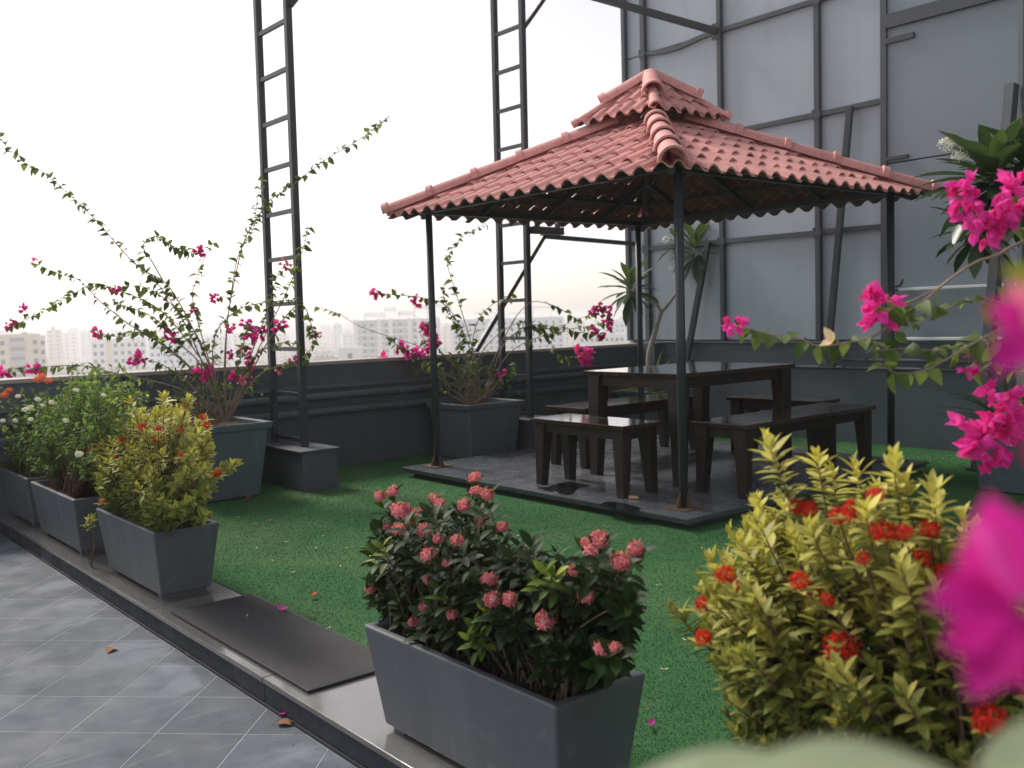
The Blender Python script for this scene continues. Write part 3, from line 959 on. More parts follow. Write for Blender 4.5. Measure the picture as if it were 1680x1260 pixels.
for k in range(4):
    hip_caps(k, 1.62, 0.22, EZ + 0.02, SL, 5, 0.082)
    hip_caps(k, 0.44, 0.25, 2.98, 0.85, 1, 0.045)
    hip_caps(k, 0.26, 0.03, 3.145, 0.78, 1, 0.08)
# finial dome
mb = MB(go)
rings = [(0.085, 3.29), (0.09, 3.34), (0.086, 3.39), (0.066, 3.43), (0.02, 3.45)]
mb.tube([(GX, GY, z) for r_, z in rings], [r_ for r_, z in rings], 16)
mb.build('finial', MT['roof'], g, smooth=True)

# ------------------------------------------------------------------ table and benches
def bench(name, label, cat, x0, x1, y0, y1, z, along, planks, leg_h0=0.09, lw=0.105, group=None, apron=0.075, inset=0.03):
    t = empty(name, ((x0 + x1) / 2, (y0 + y1) / 2, leg_h0), label, cat, group)
    lo = t.location
    th = 0.032
    n = planks
    for i in range(n):
        if along == 'y':
            a, b = x0 + (x1 - x0) * i / n, x0 + (x1 - x0) * (i + 1) / n
            MB(lo).box(a + 0.0015, b - 0.0015, y0, y1, z - th, z).build('plank', MT['woodtop'], t, bevel=0.003)
        else:
            a, b = y0 + (y1 - y0) * i / n, y0 + (y1 - y0) * (i + 1) / n
            MB(lo).box(x0, x1, a + 0.0015, b - 0.0015, z - th, z).build('plank', MT['woodtop'], t, bevel=0.003)
    i0, i1, j0, j1 = x0 + inset + 0.02, x1 - inset - 0.02, y0 + inset + 0.02, y1 - inset - 0.02
    zt = z - th - 0.001
    MB(lo).box(i0, i1, j0, j0 + 0.025, zt - apron, zt).build('apron', MT['wood'], t)
    MB(lo).box(i0, i1, j1 - 0.025, j1, zt - apron, zt).build('apron', MT['wood'], t)
    MB(lo).box(i0, i0 + 0.025, j0 + 0.026, j1 - 0.026, zt - apron, zt).build('apron', MT['wood'], t)
    MB(lo).box(i1 - 0.025, i1, j0 + 0.026, j1 - 0.026, zt - apron, zt).build('apron', MT['wood'], t)
    for sx in (0, 1):
        for sy in (0, 1):
            e = 0.004
            xa = (x0 + inset - e) if sx == 0 else (x1 - inset + e - lw)
            ya = (y0 + inset - e) if sy == 0 else (y1 - inset + e - lw)
            s = lw * 0.36
            bx = (xa, xa + lw - s) if sx == 0 else (xa + s, xa + lw)
            by = (ya, ya + lw - s) if sy == 0 else (ya + s, ya + lw)
            MB(lo).frustum((bx[0], bx[1], by[0], by[1], leg_h0 + 0.001), (xa, xa + lw, ya, ya + lw, zt + 0.0005)).build('leg', MT['wood'], t, bevel=0.004)
    return t
BG = 'dark wooden benches round the table'
bench('dining_table', 'dark wooden dining table with plank top under the gazebo', 'table', -5.70, -4.68, 5.50, 6.98, 0.945, 'y', 5, lw=0.125, apron=0.085)
bench('bench', 'short dark wooden bench at the near left end of the table', 'bench', -5.69, -4.70, 4.90, 5.32, 0.612, 'x', 4, group=BG)
bench('bench', 'long dark wooden bench on the parapet side of the table', 'bench', -6.36, -5.86, 5.66, 7.22, 0.612, 'y', 4, group=BG)
bench('bench', 'long dark wooden bench on the near right side of the table', 'bench', -4.54, -4.05, 5.44, 7.15, 0.612, 'y', 4, group=BG)
bench('bench', 'short dark wooden bench at the far end of the table', 'bench', -5.56, -4.62, 7.18, 7.56, 0.612, 'x', 4, group=BG)

def puddle(label, pts):
    n = len(pts)
    mb = MB()
    c = sum((Vector(p) for p in pts), Vector((0, 0, 0))) / n
    sp = spline(pts + [pts[0]], 5)[:-1]
    k = len(sp)
    mb.add([p + Vector((0, 0, 0.0012)) for p in sp] + [c + (p - c) * 0.93 + Vector((0, 0, 0.0028)) for p in sp],
           [(i, (i + 1) % k, (i + 1) % k + k, i + k) for i in range(k)] + [tuple(range(k, 2 * k))])
    return tag(mb.build('puddle', MT['water'], smooth=False), label, 'puddle', 'wet patches on the platform')
puddle('dark wet puddle round the left foot of the short bench', [atz(x, y, 0.0905) for x, y in ((868, 797), (893, 800), (910, 795), (935, 790), (968, 797), (950, 801), (935, 812), (905, 807))])
puddle('dark wet puddle on the platform edge below the short bench', [atz(x, y, 0.0905) for x, y in ((982, 828), (1000, 823), (1030, 827), (1052, 835), (1030, 838), (1000, 832))])
p = atz(1032, 818, 0.0915)
t = MB().beam(p, p + Vector((0.06, 0.03, 0)), 0.03, 0.02).build('wood_block', MT['cream'], bevel=0.003)
for v in t.data.vertices: v.co.z += 0.0115
tag(t, 'small pale wooden block beside the front bench leg', 'block')

# ================================================================== PLANTERS
def planter(label, tx0, tx1, ty0, ty1, h, ins=0.052, group='long grey planters on the kerb', name='planter'):
    t = empty(name, ((tx0 + tx1) / 2, (ty0 + ty1) / 2, 0), label, 'planter', group)
    lo = t.location
    th = 0.032
    b = (tx0 + ins, tx1 - ins, ty0 + ins * 0.8, ty1 - ins * 0.8)
    zf = 0.018
    mb = MB(lo)
    def ring(q, z):
        return [(q[0], q[2], z), (q[1], q[2], z), (q[1], q[3], z), (q[0], q[3], z)]
    T = (tx0, tx1, ty0, ty1)
    Ti = (tx0 + th, tx1 - th, ty0 + th, ty1 - th)
    Bi = (b[0] + th, b[1] - th, b[2] + th, b[3] - th)
    vs = ring(b, zf) + ring(T, h) + ring(Ti, h) + ring(Bi, zf + 0.05)
    fs = [(3, 2, 1, 0)]
    for q in range(3):
        for i in range(4):
            fs.append((q * 4 + i, q * 4 + (i + 1) % 4, q * 4 + 4 + (i + 1) % 4, q * 4 + 4 + i))
    fs.append((12, 13, 14, 15))
    mb.add(vs, fs).build('shell', MT['planter'], t, bevel=0.009, seg=3)
    for fx in (b[0] + 0.03, b[1] - 0.09):
        MB(lo).box(fx, fx + 0.06, b[2] + 0.015, b[3] - 0.015, 0.0005, zf + 0.001).build('foot', MT['planter'], t)
    zs = h - 0.055
    f = 1 - 0.055 / h
    S_ = [Bi[i] + (Ti[i] - Bi[i]) * f for i in range(4)]
    soil(t, S_[0] + 0.001, S_[1] - 0.001, S_[2] + 0.001, S_[3] - 0.001, zs)
    return t
def soil(t, x0, x1, y0, y1, z):
    lo = t.location
    nx, ny = max(6, int((x1 - x0) / 0.035)), max(6, int((y1 - y0) / 0.035))
    vs = [(x0 + (x1 - x0) * i / nx, y0 + (y1 - y0) * j / ny, z + rng.uniform(-0.008, 0.012)) for j in range(ny + 1) for i in range(nx + 1)]
    fs = [(j * (nx + 1) + i, j * (nx + 1) + i + 1, (j + 1) * (nx + 1) + i + 1, (j + 1) * (nx + 1) + i) for j in range(ny) for i in range(nx)]
    MB(lo).add(vs, fs).build('soil', MT['soil'], t, smooth=True)
planter('grey planter at the far left end, under the white-flowered bush', -8.24, -7.42, 1.67, 2.03, 0.36)
planter('grey planter second from the left with bare soil showing', -7.27, -6.24, 1.66, 2.03, 0.36)
planter('grey planter left of the mat, holding the golden shrub', -5.83, -4.88, 1.67, 2.02, 0.365)
planter('nearest grey planter, holding the pink-flowered shrub', -2.84, -1.86, 1.665, 2.02, 0.365)
planter('grey planter at the right under the large golden shrub', -1.22, -0.28, 1.68, 2.04, 0.365)
planter('grey planter holding the bougainvillea at the right edge', -0.12, 0.82, 1.68, 2.04, 0.365)

def square_pot(label, cx, cy, half, base, h, group='square grey pots on the turf'):
    t = empty('square_pot', (cx, cy, 0), label, 'pot', group)
    lo = t.location
    def ring(q, z): return [(cx - q, cy - q, z), (cx + q, cy - q, z), (cx + q, cy + q, z), (cx - q, cy + q, z)]
    hr = half - 0.035
    vs = ring(base, 0.012) + ring(hr, h - 0.055) + ring(hr - 0.02, h - 0.055) + ring(base - 0.02, 0.05)
    fs = [(3, 2, 1, 0)] + [(q * 4 + i, q * 4 + (i + 1) % 4, q * 4 + 4 + (i + 1) % 4, q * 4 + 4 + i) for q in range(3) for i in range(4)] + [(12, 13, 14, 15)]
    MB(lo).add(vs, fs).build('body', MT['pot'], t, bevel=0.012, seg=3)
    vs = ring(half - 0.012, h - 0.056) + ring(half, h) + ring(half - 0.055, h) + ring(half - 0.06, h - 0.056)
    fs = [(q * 4 + i, q * 4 + (i + 1) % 4, ((q + 1) % 4) * 4 + (i + 1) % 4, ((q + 1) % 4) * 4 + i) for q in range(4) for i in range(4)]
    MB(lo).add(vs, fs).build('rim', MT['pot'], t, bevel=0.008, seg=2)
    q = half - 0.062
    soil(t, cx - q, cx + q, cy - q, cy + q, h - 0.045)
    mb = MB(lo)
    for sx in (-1, 1):
        for sy in (-1, 1):
            mb.box(cx + sx * (base - 0.06) - 0.03, cx + sx * (base - 0.06) + 0.03, cy + sy * (base - 0.06) - 0.03, cy + sy * (base - 0.06) + 0.03, 0.0005, 0.0125)
    mb.build('feet', MT['pot'], t)
    return t
square_pot('large square grey pot at left, holding the arching bougainvillea', -7.62, 3.12, 0.375, 0.275, 0.615)
square_pot('large square grey pot behind the platform corner, holding a bougainvillea', -7.74, 5.94, 0.365, 0.28, 0.565)
square_pot('square grey pot in the back corner behind the table', -7.70, 8.58, 0.33, 0.25, 0.50)
square_pot('square grey pot at the right edge beside the raking column', -3.02, 7.50, 0.34, 0.26, 0.52)

# ribbed mat on the kerb
mt = empty('door_mat', (-3.96, 1.9, 0), 'dark ribbed rubber mat laid across the kerb', 'mat')
MX0, MX1, MY0, MY1 = -4.66, -3.265, 1.668, 2.075
MB(mt.location).box(MX0, MX1, MY0, MY1, 0.005, 0.011).build('backing', MT['mat'], mt)
mb = MB(mt.location)
k = 0
y = MY0 + 0.004
while y < MY1 - 0.006:
    mb.add([(MX0 + 0.004, y, 0.0108), (MX1 - 0.004, y, 0.0108), (MX1 - 0.004, y + 0.003, 0.0145), (MX0 + 0.004, y + 0.003, 0.0145), (MX1 - 0.004, y + 0.006, 0.0108), (MX0 + 0.004, y + 0.006, 0.0108)],
           [(0, 1, 2, 3), (3, 2, 4, 5)])
    y += 0.009
mb.build('ribs', MT['mat'], mt)
mb = MB(mt.location)
for a in ((MX0 - 0.006, MX1 + 0.006, MY0 - 0.008, MY0 - 0.0005), (MX0 - 0.006, MX1 + 0.006, MY1 + 0.0005, MY1 + 0.008), (MX0 - 0.006, MX0 - 0.0005, MY0, MY1), (MX1 + 0.0005, MX1 + 0.006, MY0, MY1)):
    mb.box(*a, 0.0045, 0.0125)
mb.build('border', MT['mat'], mt)

# ================================================================== PLANTS
def stem_curve(base, tip, sag=0.0):
    mid = base.lerp(tip, 0.55)
    mid = Vector((base.x + (tip.x - base.x) * 0.38, base.y + (tip.y - base.y) * 0.38, base.z + (tip.z - base.z) * 0.58)) + rvec(0.012)
    return spline([base, mid, tip], 5)
def inpoly(x, y, poly):
    c = False
    for i in range(len(poly)):
        (x1, y1), (x2, y2) = poly[i], poly[i - 1]
        if (y1 > y) != (y2 > y) and x < (x2 - x1) * (y - y1) / (y2 - y1) + x1:
            c = not c
    return c
def fill_tips(poly, n, y0, y1, seed):
    r = random.Random(seed)
    xs, ys = [p[0] for p in poly], [p[1] for p in poly]
    out = []
    while len(out) < n:
        x, y = r.uniform(min(xs), max(xs)), r.uniform(min(ys), max(ys))
        if inpoly(x, y, poly):
            out.append(aty(x, y, r.triangular(y0, y1, (y0 + y1) / 2)))
    return out

def golden_shrub(label, tips, fillers, flowers, bx, by, bz, nparts, leaf=0.05, reds=REDHEAD, spike=(10, 16)):
    t = empty('golden_shrub', ((bx[0] + bx[1]) / 2, (by[0] + by[1]) / 2, bz), label, 'shrub', 'golden-leaved shrubs in planters')
    L, mb = [], MB(t.location)
    def base_for(p):
        q = min(max(p.x * 0.75 + 0.25 * t.location.x, bx[0]), bx[1])
        return Vector((q + rng.uniform(-0.03, 0.03), min(max(p.y, by[0]), by[1]) + rng.uniform(-0.02, 0.02), bz - 0.01))
    top = max(p.z for p in tips + fillers)
    low = bz
    for p, main in [(p, True) for p in tips] + [(p, False) for p in fillers]:
        b = base_for(p)
        c = stem_curve(b, p)
        mb.tube(c, [0.006 - 0.0045 * i / (len(c) - 1) for i in range(len(c))], 5, False)
        axis = (c[-1] - c[-4]).normalized()
        axis = (axis + Vector((0, 0, 0.5))).normalized()
        nodes = rng.randint(*spike) if main else rng.randint(8, 12)
        step = leaf * (0.25 if main else 0.46)
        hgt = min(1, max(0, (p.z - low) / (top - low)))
        a0 = axis.orthogonal().normalized()
        a0 = Matrix.Rotation(rng.uniform(0, 6.28), 3, axis) @ a0
        # walk down the stem
        d = 0.0
        pos, seg = Vector(p), len(c) - 1
        for k in range(nodes):
            f = k / max(1, nodes - 1)
            open_ = R(14 + 60 * min(1, k / 3.5)) + rng.uniform(-0.14, 0.14)
            nl = (4 if k < 6 else 3) if main else (4 if k < 2 else 3 if k < 4 else 2)
            for m in range(nl):
                ang = k * 1.5708 + m * 2 * math.pi / nl + rng.uniform(-0.35, 0.35)
                rad = Matrix.Rotation(ang, 3, axis) @ a0
                dr = axis * math.cos(open_) + rad * math.sin(open_)
                up = axis * math.sin(open_) - rad * math.cos(open_)
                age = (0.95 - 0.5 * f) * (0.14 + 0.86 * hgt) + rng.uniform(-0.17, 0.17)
                sz = leaf * rng.choice((0.7, 0.9, 1.0, 1.1, 1.3)) * rng.uniform(0.85, 1.12) * (0.7 + 0.3 * min(1, k / 2))
                L.append((pos.copy(), dr, up, sz, min(1, max(0, age))))
            # next node
            target = step
            while target > 0 and seg > 0:
                dd = (c[seg - 1] - pos)
                if dd.length <= target:
                    target -= dd.length
                    pos = c[seg - 1].copy()
                    seg -= 1
                else:
                    pos = pos + dd.normalized() * target
                    target = 0
    for (p, s) in flowers:
        b = base_for(p)
        c = stem_curve(b, p)
        mb.tube(c, [0.005 - 0.003 * i / (len(c) - 1) for i in range(len(c))], 5, False)
        ax = ((CAM - p).normalized() * 0.7 + Vector((0, 0, 0.8)) + rvec(0.15))
        put_mesh(t, 'flower_head', rng.choice(reds), p, s, ax)
        for k in range(6):
            rad = Matrix.Rotation(k * 1.05 + rng.uniform(-0.3, 0.3), 3, 'Z') @ Vector((1, 0, 0))
            L.append((p - Vector((0, 0, 0.02)), rad + Vector((0, 0, 0.25)), Vector((0, 0, 1)), leaf * rng.uniform(0.9, 1.2), rng.uniform(0.3, 0.6)))
    mb.build('stems', MT['twig'], t, smooth=True)
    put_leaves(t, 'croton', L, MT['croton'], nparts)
    return t

def yr(a, b): return rng.uniform(a, b)
# large golden shrub at the right
tp = [(1262, 732), (1340, 752), (1366, 778), (1403, 768), (1466, 757), (1488, 795), (1530, 805), (1580, 850), (1242, 822), (1248, 868), (1212, 888), (1234, 902),
      (1166, 922), (1172, 962), (1108, 1005), (1165, 1008), (1312, 898), (1352, 918), (1388, 882), (1386, 962), (1492, 852), (1440, 805), (1420, 842), (1302, 1000),
      (1460, 1062), (1405, 1010), (1550, 1160), (1500, 1100), (1300, 1080), (1252, 1110), (1560, 900), (1600, 880), (1620, 950), (1285, 830), (1330, 870), (1445, 930), (1500, 960), (1540, 1010)]
tips = [aty(x, y, yr(1.62, 1.98)) for x, y in tp]
poly = [(1150, 960), (1180, 900), (1240, 840), (1300, 840), (1400, 840), (1500, 850), (1600, 900), (1700, 950), (1700, 1250), (1220, 1250), (1180, 1120), (1150, 1030)]
fil = fill_tips(poly, 420, 1.56, 2.14, 3) + fill_tips([(1150, 980), (1230, 960), (1330, 1080), (1420, 1100), (1420, 1240), (1220, 1240), (1180, 1120)], 90, 1.52, 1.75, 4)
fl_ = [(1190, 943, 0.9), (1206, 962, 0.7), (1151, 990, 0.7), (1154, 1045, 0.8), (1308, 832, 0.8), (1326, 836, 0.8), (1375, 846, 0.8), (1400, 838, 0.9), (1450, 872, 1.0),
       (1435, 812, 0.7), (1482, 872, 0.7), (1525, 868, 0.8), (1512, 916, 0.9), (1548, 945, 1.0), (1334, 972, 0.9), (1312, 953, 0.8), (1358, 984, 0.6), (1381, 1062, 1.35), (1415, 916, 0.6), (1622, 1180, 1.2)]
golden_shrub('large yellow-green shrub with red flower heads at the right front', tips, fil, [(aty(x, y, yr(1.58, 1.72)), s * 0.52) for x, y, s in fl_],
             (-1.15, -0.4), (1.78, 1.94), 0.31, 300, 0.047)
# golden shrub left of the mat
tp = [(215, 658), (270, 650), (312, 655), (285, 690), (240, 690), (190, 690), (165, 720), (335, 690), (345, 735), (160, 750), (385, 762), (365, 770), (345, 775), (250, 720), (300, 730), (210, 740), (330, 760)]
tips = [aty(x, y, yr(1.68, 2.02)) for x, y in tp]
poly = [(152, 745), (175, 710), (210, 675), (270, 668), (320, 680), (342, 700), (346, 760), (360, 780), (345, 800), (345, 848), (262, 858), (182, 828), (152, 795)]
fil = fill_tips(poly, 380, 1.60, 2.08, 5) + fill_tips([(152, 745), (200, 700), (250, 760), (300, 850), (262, 858), (182, 830), (152, 795)], 170, 1.58, 1.85, 6)
fl_ = [(203, 700), (200, 721), (159, 732), (149, 738), (233, 700), (260, 703), (297, 705), (305, 665), (333, 684), (337, 698), (317, 714), (300, 746), (216, 784), (184, 800), (168, 822), (356, 776), (258, 720), (190, 750)]
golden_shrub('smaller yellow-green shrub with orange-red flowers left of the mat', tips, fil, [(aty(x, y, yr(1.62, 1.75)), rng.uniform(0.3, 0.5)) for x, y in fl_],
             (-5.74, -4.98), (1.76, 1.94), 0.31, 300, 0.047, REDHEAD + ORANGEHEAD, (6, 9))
# pink-flowered dark shrub in the nearest planter
t = empty('pink_shrub', (-2.35, 1.84, 0.31), 'dark green shrub with salmon pink flower heads in the nearest planter', 'shrub')
fp = [(779, 783, 1.0), (783, 808, 1.0), (762, 829, 1.0), (800, 812, .8), (789, 853, .9), (824, 864, .8), (645, 806, 1.0), (624, 814, .9), (713, 818, .8), (722, 826, .8), (657, 837, 1.35), (684, 843, 1.1), (655, 868, 1.0), (696, 870, 1.0),
      (636, 864, .8), (719, 884, .7), (704, 911, 1.1), (733, 924, .6), (750, 886, .8), (607, 967, .8), (702, 950, .7), (803, 950, 1.0), (808, 983, 1.0), (836, 983, .9), (696, 996, .7), (742, 1008, .8), (678, 1020, .7), (847, 1016, .8), (894, 1018, 1.1),
      (902, 952, .8), (942, 936, .7), (977, 905, 1.1), (983, 884, 1.0), (962, 890, .7), (1018, 921, 1.1), (1043, 901, .95), (962, 977, .95), (987, 1064, .95), (1010, 1062, .7), (670, 855, .9)]
poly = [(605, 905), (620, 835), (660, 850), (720, 835), (770, 820), (800, 850), (840, 890), (880, 885), (930, 920), (1000, 915), (1035, 960), (1040, 1030), (1005, 1075), (930, 1100), (800, 1060), (700, 1018), (625, 990), (605, 955)]
fil = fill_tips(poly, 330, 1.60, 2.10, 9)
fil += fill_tips([(622, 975), (700, 985), (850, 1030), (960, 1050), (980, 1085), (925, 1112), (800, 1066), (700, 1024), (632, 1002)], 120, 1.72, 1.92, 10)
L, mb = [], MB(t.location)
def rosette(p, b, n, size, age0, L, mb, rad=0.005):
    c = stem_curve(b, p)
    mb.tube(c, [rad - rad * 0.7 * i / (len(c) - 1) for i in range(len(c))], 5, False)
    ax = ((c[-1] - c[-4]).normalized() + Vector((0, 0, 0.6))).normalized()
    a0 = ax.orthogonal().normalized()
    for k in range(n):
        op = R(30 + 65 * k / n) + rng.uniform(-0.15, 0.15)
        rd = Matrix.Rotation(k * 2.4 + rng.uniform(-0.2, 0.2), 3, ax) @ a0
        f = 0.018 * k / max(1, n) * 6
        pos = p - ax * f * (0.6 if n < 9 else 1.0)
        L.append((pos, ax * math.cos(op) + rd * math.sin(op), ax * math.sin(op) - rd * math.cos(op), size * rng.uniform(0.75, 1.15), min(1, max(0, age0 - 0.25 * k / n + rng.uniform(-0.1, 0.1)))))
for x, y, s in fp:
    p = aty(x, y, yr(1.59, 1.74) if y > 880 else yr(1.62, 1.88))
    b = Vector((min(max(p.x, -2.74), -1.96) + yr(-0.04, 0.04), yr(1.76, 1.92), 0.30))
    rosette(p - Vector((0, 0, 0.02)), b, 9, 0.062, 0.45, L, mb)
    put_mesh(t, 'flower_head', rng.choice(PINKHEAD), p, s * 0.51, (CAM - p).normalized() * 0.6 + Vector((0, 0, 0.9)) + rvec(0.2))
limes = [(895, 940), (882, 952), (912, 945), (795, 1000), (778, 1028), (788, 1042), (768, 1048), (612, 905), (628, 898)]
for x, y in limes:
    p = aty(x, y, yr(1.6, 1.66))
    rosette(p, Vector((min(max(p.x, -2.74), -1.96), 1.78, 0.30)), 8, 0.048, 1.0, L, mb)
for p in fil:
    b = Vector((min(max(p.x, -2.74), -1.96) + yr(-0.05, 0.05), yr(1.74, 1.94), 0.30))
    rosette(p, b, rng.randint(11, 17), 0.055, yr(0.1, 0.65), L, mb)
mb.build('stems', MT['twig'], t, smooth=True)
put_leaves(t, 'ixora', L, MT['ixora'], 300)

# loose green bushes in the two far planters
def loose_bush(label, poly, n, bx, flowers, seed, heads):
    t = empty('green_bush', ((bx[0] + bx[1]) / 2, 1.85, 0.31), label, 'bush', 'loose green bushes in the far planters')
    L, mb = [], MB(t.location)
    for p in fill_tips(poly, n, 1.5, 2.2, seed):
        b = Vector((min(max(p.x, bx[0]), bx[1]) + yr(-0.05, 0.05), yr(1.76, 1.94), 0.30))
        c = stem_curve(b, p)
        mb.tube(c, [0.004 - 0.0028 * i / (len(c) - 1) for i in range(len(c))], 4, False)
        for k in range(26):
            i = rng.uniform(0.45, 1.0) * (len(c) - 1)
            a, b2 = c[int(i)], c[min(int(i) + 1, len(c) - 1)]
            pos = a.lerp(b2, i - int(i))
            d = rvec() + Vector((0, 0, 0.3))
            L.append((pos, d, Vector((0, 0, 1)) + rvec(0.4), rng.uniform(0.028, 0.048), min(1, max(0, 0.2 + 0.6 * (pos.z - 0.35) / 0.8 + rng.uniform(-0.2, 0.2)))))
    mb.build('stems', MT['twig'], t, smooth=True)
    for x, y, kind, s in flowers:
        p = aty(x, y, yr(1.5, 1.62))
        put_mesh(t, 'flower_head', rng.choice(heads[kind]), p, s * 0.55, (CAM - p).normalized() * 0.4 + Vector((0, 0, 1)))
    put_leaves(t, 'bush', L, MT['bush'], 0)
    return t
HD = {'w': WHITEHEAD, 'o': ORANGEHEAD, 'r': REDHEAD}
loose_bush('loose green bush with orange and white flowers at the left edge', [(-90, 640), (-20, 632), (40, 630), (80, 640), (85, 700), (70, 780), (20, 785), (-90, 770)], 260, (-8.15, -7.5),
           [(8, 648, 'o', 1.2), (15, 640, 'o', 1.0), (30, 650, 'w', .8), (25, 690, 'w', .8), (5, 690, 'w', .8), (42, 672, 'w', 1.0), (50, 668, 'w', .9), (62, 655, 'w', .9), (70, 665, 'w', .7), (50, 688, 'w', .8)], 21, HD)
loose_bush('loose green bush with a few white flowers behind the smaller golden shrub', [(70, 640), (95, 612), (135, 600), (200, 598), (228, 625), (250, 650), (225, 690), (200, 740), (170, 790), (120, 775), (80, 770)], 280, (-7.15, -6.65),
           [(65, 622, 'o', 1.3), (80, 625, 'o', 1.1), (70, 616, 'o', 1.0), (130, 745, 'w', 1.1), (108, 690, 'w', .9), (125, 640, 'w', .7), (170, 648, 'w', .6), (85, 660, 'w', .9)], 22, HD)
# small seedling growing in front of the second planter
t = empty('seedling', aty(146, 872, 1.72), 'tiny yellow-green seedling sprouting at the front of the second planter', 'seedling')
p0 = aty(146, 853, 1.66)
t.location = (p0.x, p0.y, 0.0)
mb = MB(t.location)
L = []
for k in range(5):
    p = p0 + Vector((yr(-0.03, 0.03), yr(-0.02, 0.02), yr(-0.015, 0.02)))
    rosette(p, Vector((p0.x + yr(-.008, .008), p0.y, 0.0)), 7, 0.042, 0.75, L, mb, 0.003)
mb.build('stems', MT['twig'], t)
put_leaves(t, 'croton', L, MT['croton'], 60)

# ------------------------------------------------------------------ bougainvilleas
def bougainvillea(label, base, depth, canes, flowers, nparts, leafsize, group, flsize=1.0, spread=0.45, twigs=0, leaf_from=0.3, dens=0.055, thick=0.0045):
    t = empty('bougainvillea', base, label, 'bougainvillea', group)
    lo = t.location
    L = []
    tips = []
    wood_ = MB(lo)
    for ci, (pts, lf) in enumerate(canes):
        off0, off1 = yr(-0.05, 0.05), yr(-spread, spread)
        n = len(pts)
        P = [at(x, y, depth + off0 + (off1 - off0) * i / (n - 1)) for i, (x, y) in enumerate(pts)]
        c = spline(P, 6)
        wood_.tube(c, [thick * (1 - 0.82 * i / (len(c) - 1)) + 0.0012 for i in range(len(c))], 6, False)
        tips += c[len(c) // 4:]
        # leaves, alternate along the cane
        acc, side = 0.0, 1
        tot = sum((b - a).length for a, b in zip(c[:-1], c[1:]))
        run = 0.0
        for a, b in zip(c[:-1], c[1:]):
            run += (b - a).length
            acc += (b - a).length
            while acc > 0:
                acc -= dens * rng.uniform(0.6, 1.4)
                if run / tot < lf or rng.random() < 0.12:
                    continue
                ax = (b - a).normalized()
                lat = ax.cross(Vector((0, 0, 1)) + rvec(0.7)).normalized() * side
                side = -side
                d = ax * 0.35 + lat + rvec(0.3) + Vector((0, 0, rng.uniform(-0.7, 0.15)))
                L.append((a.lerp(b, rng.random()), d, Vector((0, 0, 1)) + rvec(0.45), leafsize * rng.uniform(0.55, 1.2), min(1, max(0, rng.gauss(0.5, 0.25)))))
    for i in range(twigs):
        a = Vector(base) + Vector((yr(-0.05, 0.05), yr(-0.05, 0.05), 0.0))
        b = a + Vector((yr(-0.3, 0.3), yr(-0.3, 0.3), yr(0.15, 0.5)))
        c = spline([a, a.lerp(b, 0.5) + rvec(0.05), b, b + rvec(0.09)], 4)
        wood_.tube(c, [0.0045 * (1 - 0.75 * q / (len(c) - 1)) for q in range(len(c))], 5, False)
        for k in range(5):
            L.append((rng.choice(c[5:]), rvec(), Vector((0, 0, 1)) + rvec(0.4), leafsize * rng.uniform(0.5, 0.8), yr(0, 0.5)))
    for fx in flowers:
        x, y, s = fx[:3]
        meshes = fx[3] if len(fx) > 3 else BRACTS
        r = ray(x, y)
        # hang it near the closest cane
        best = min(tips, key=lambda q: (at(x, y, (q - CAM).dot(_F)) - q).length)
        p = at(x, y, (best - CAM).dot(_F) + yr(-0.04, 0.04))
        if (p - best).length > 0.02:
            mid = best.lerp(p, 0.5) + Vector((0, 0, 0.02))
            c = spline([best, mid, p], 4)
            wood_.tube(c, [0.003 - 0.0016 * q / (len(c) - 1) for q in range(len(c))], 5, False)
            for q in c[2:-1:3]:
                L.append((q, rvec(), Vector((0, 0, 1)) + rvec(0.3), leafsize * rng.uniform(0.6, 1.0), yr(0.2, 0.8)))
        put_mesh(t, 'flower_cluster', rng.choice(meshes), p, s * flsize, Vector((0, 0, 1)) + rvec(0.4))
    wood_.build('canes', MT['bark'], t, smooth=True)
    put_leaves(t, 'boug', L, MT['boug'], nparts)
    return t
BGp = 'bougainvilleas in pots'
bA = atz(370, 692, 0.57)
dA = (Vector((-7.62, 3.12, 0.57)) - CAM).dot(_F)
ba = Vector((-7.62, 3.10, 0.57))
c1 = [(368, 690), (352, 625), (323, 553), (290, 490), (267, 460), (230, 440), (197, 407), (167, 372), (133, 337), (100, 307), (67, 280), (33, 262), (-8, 220)]
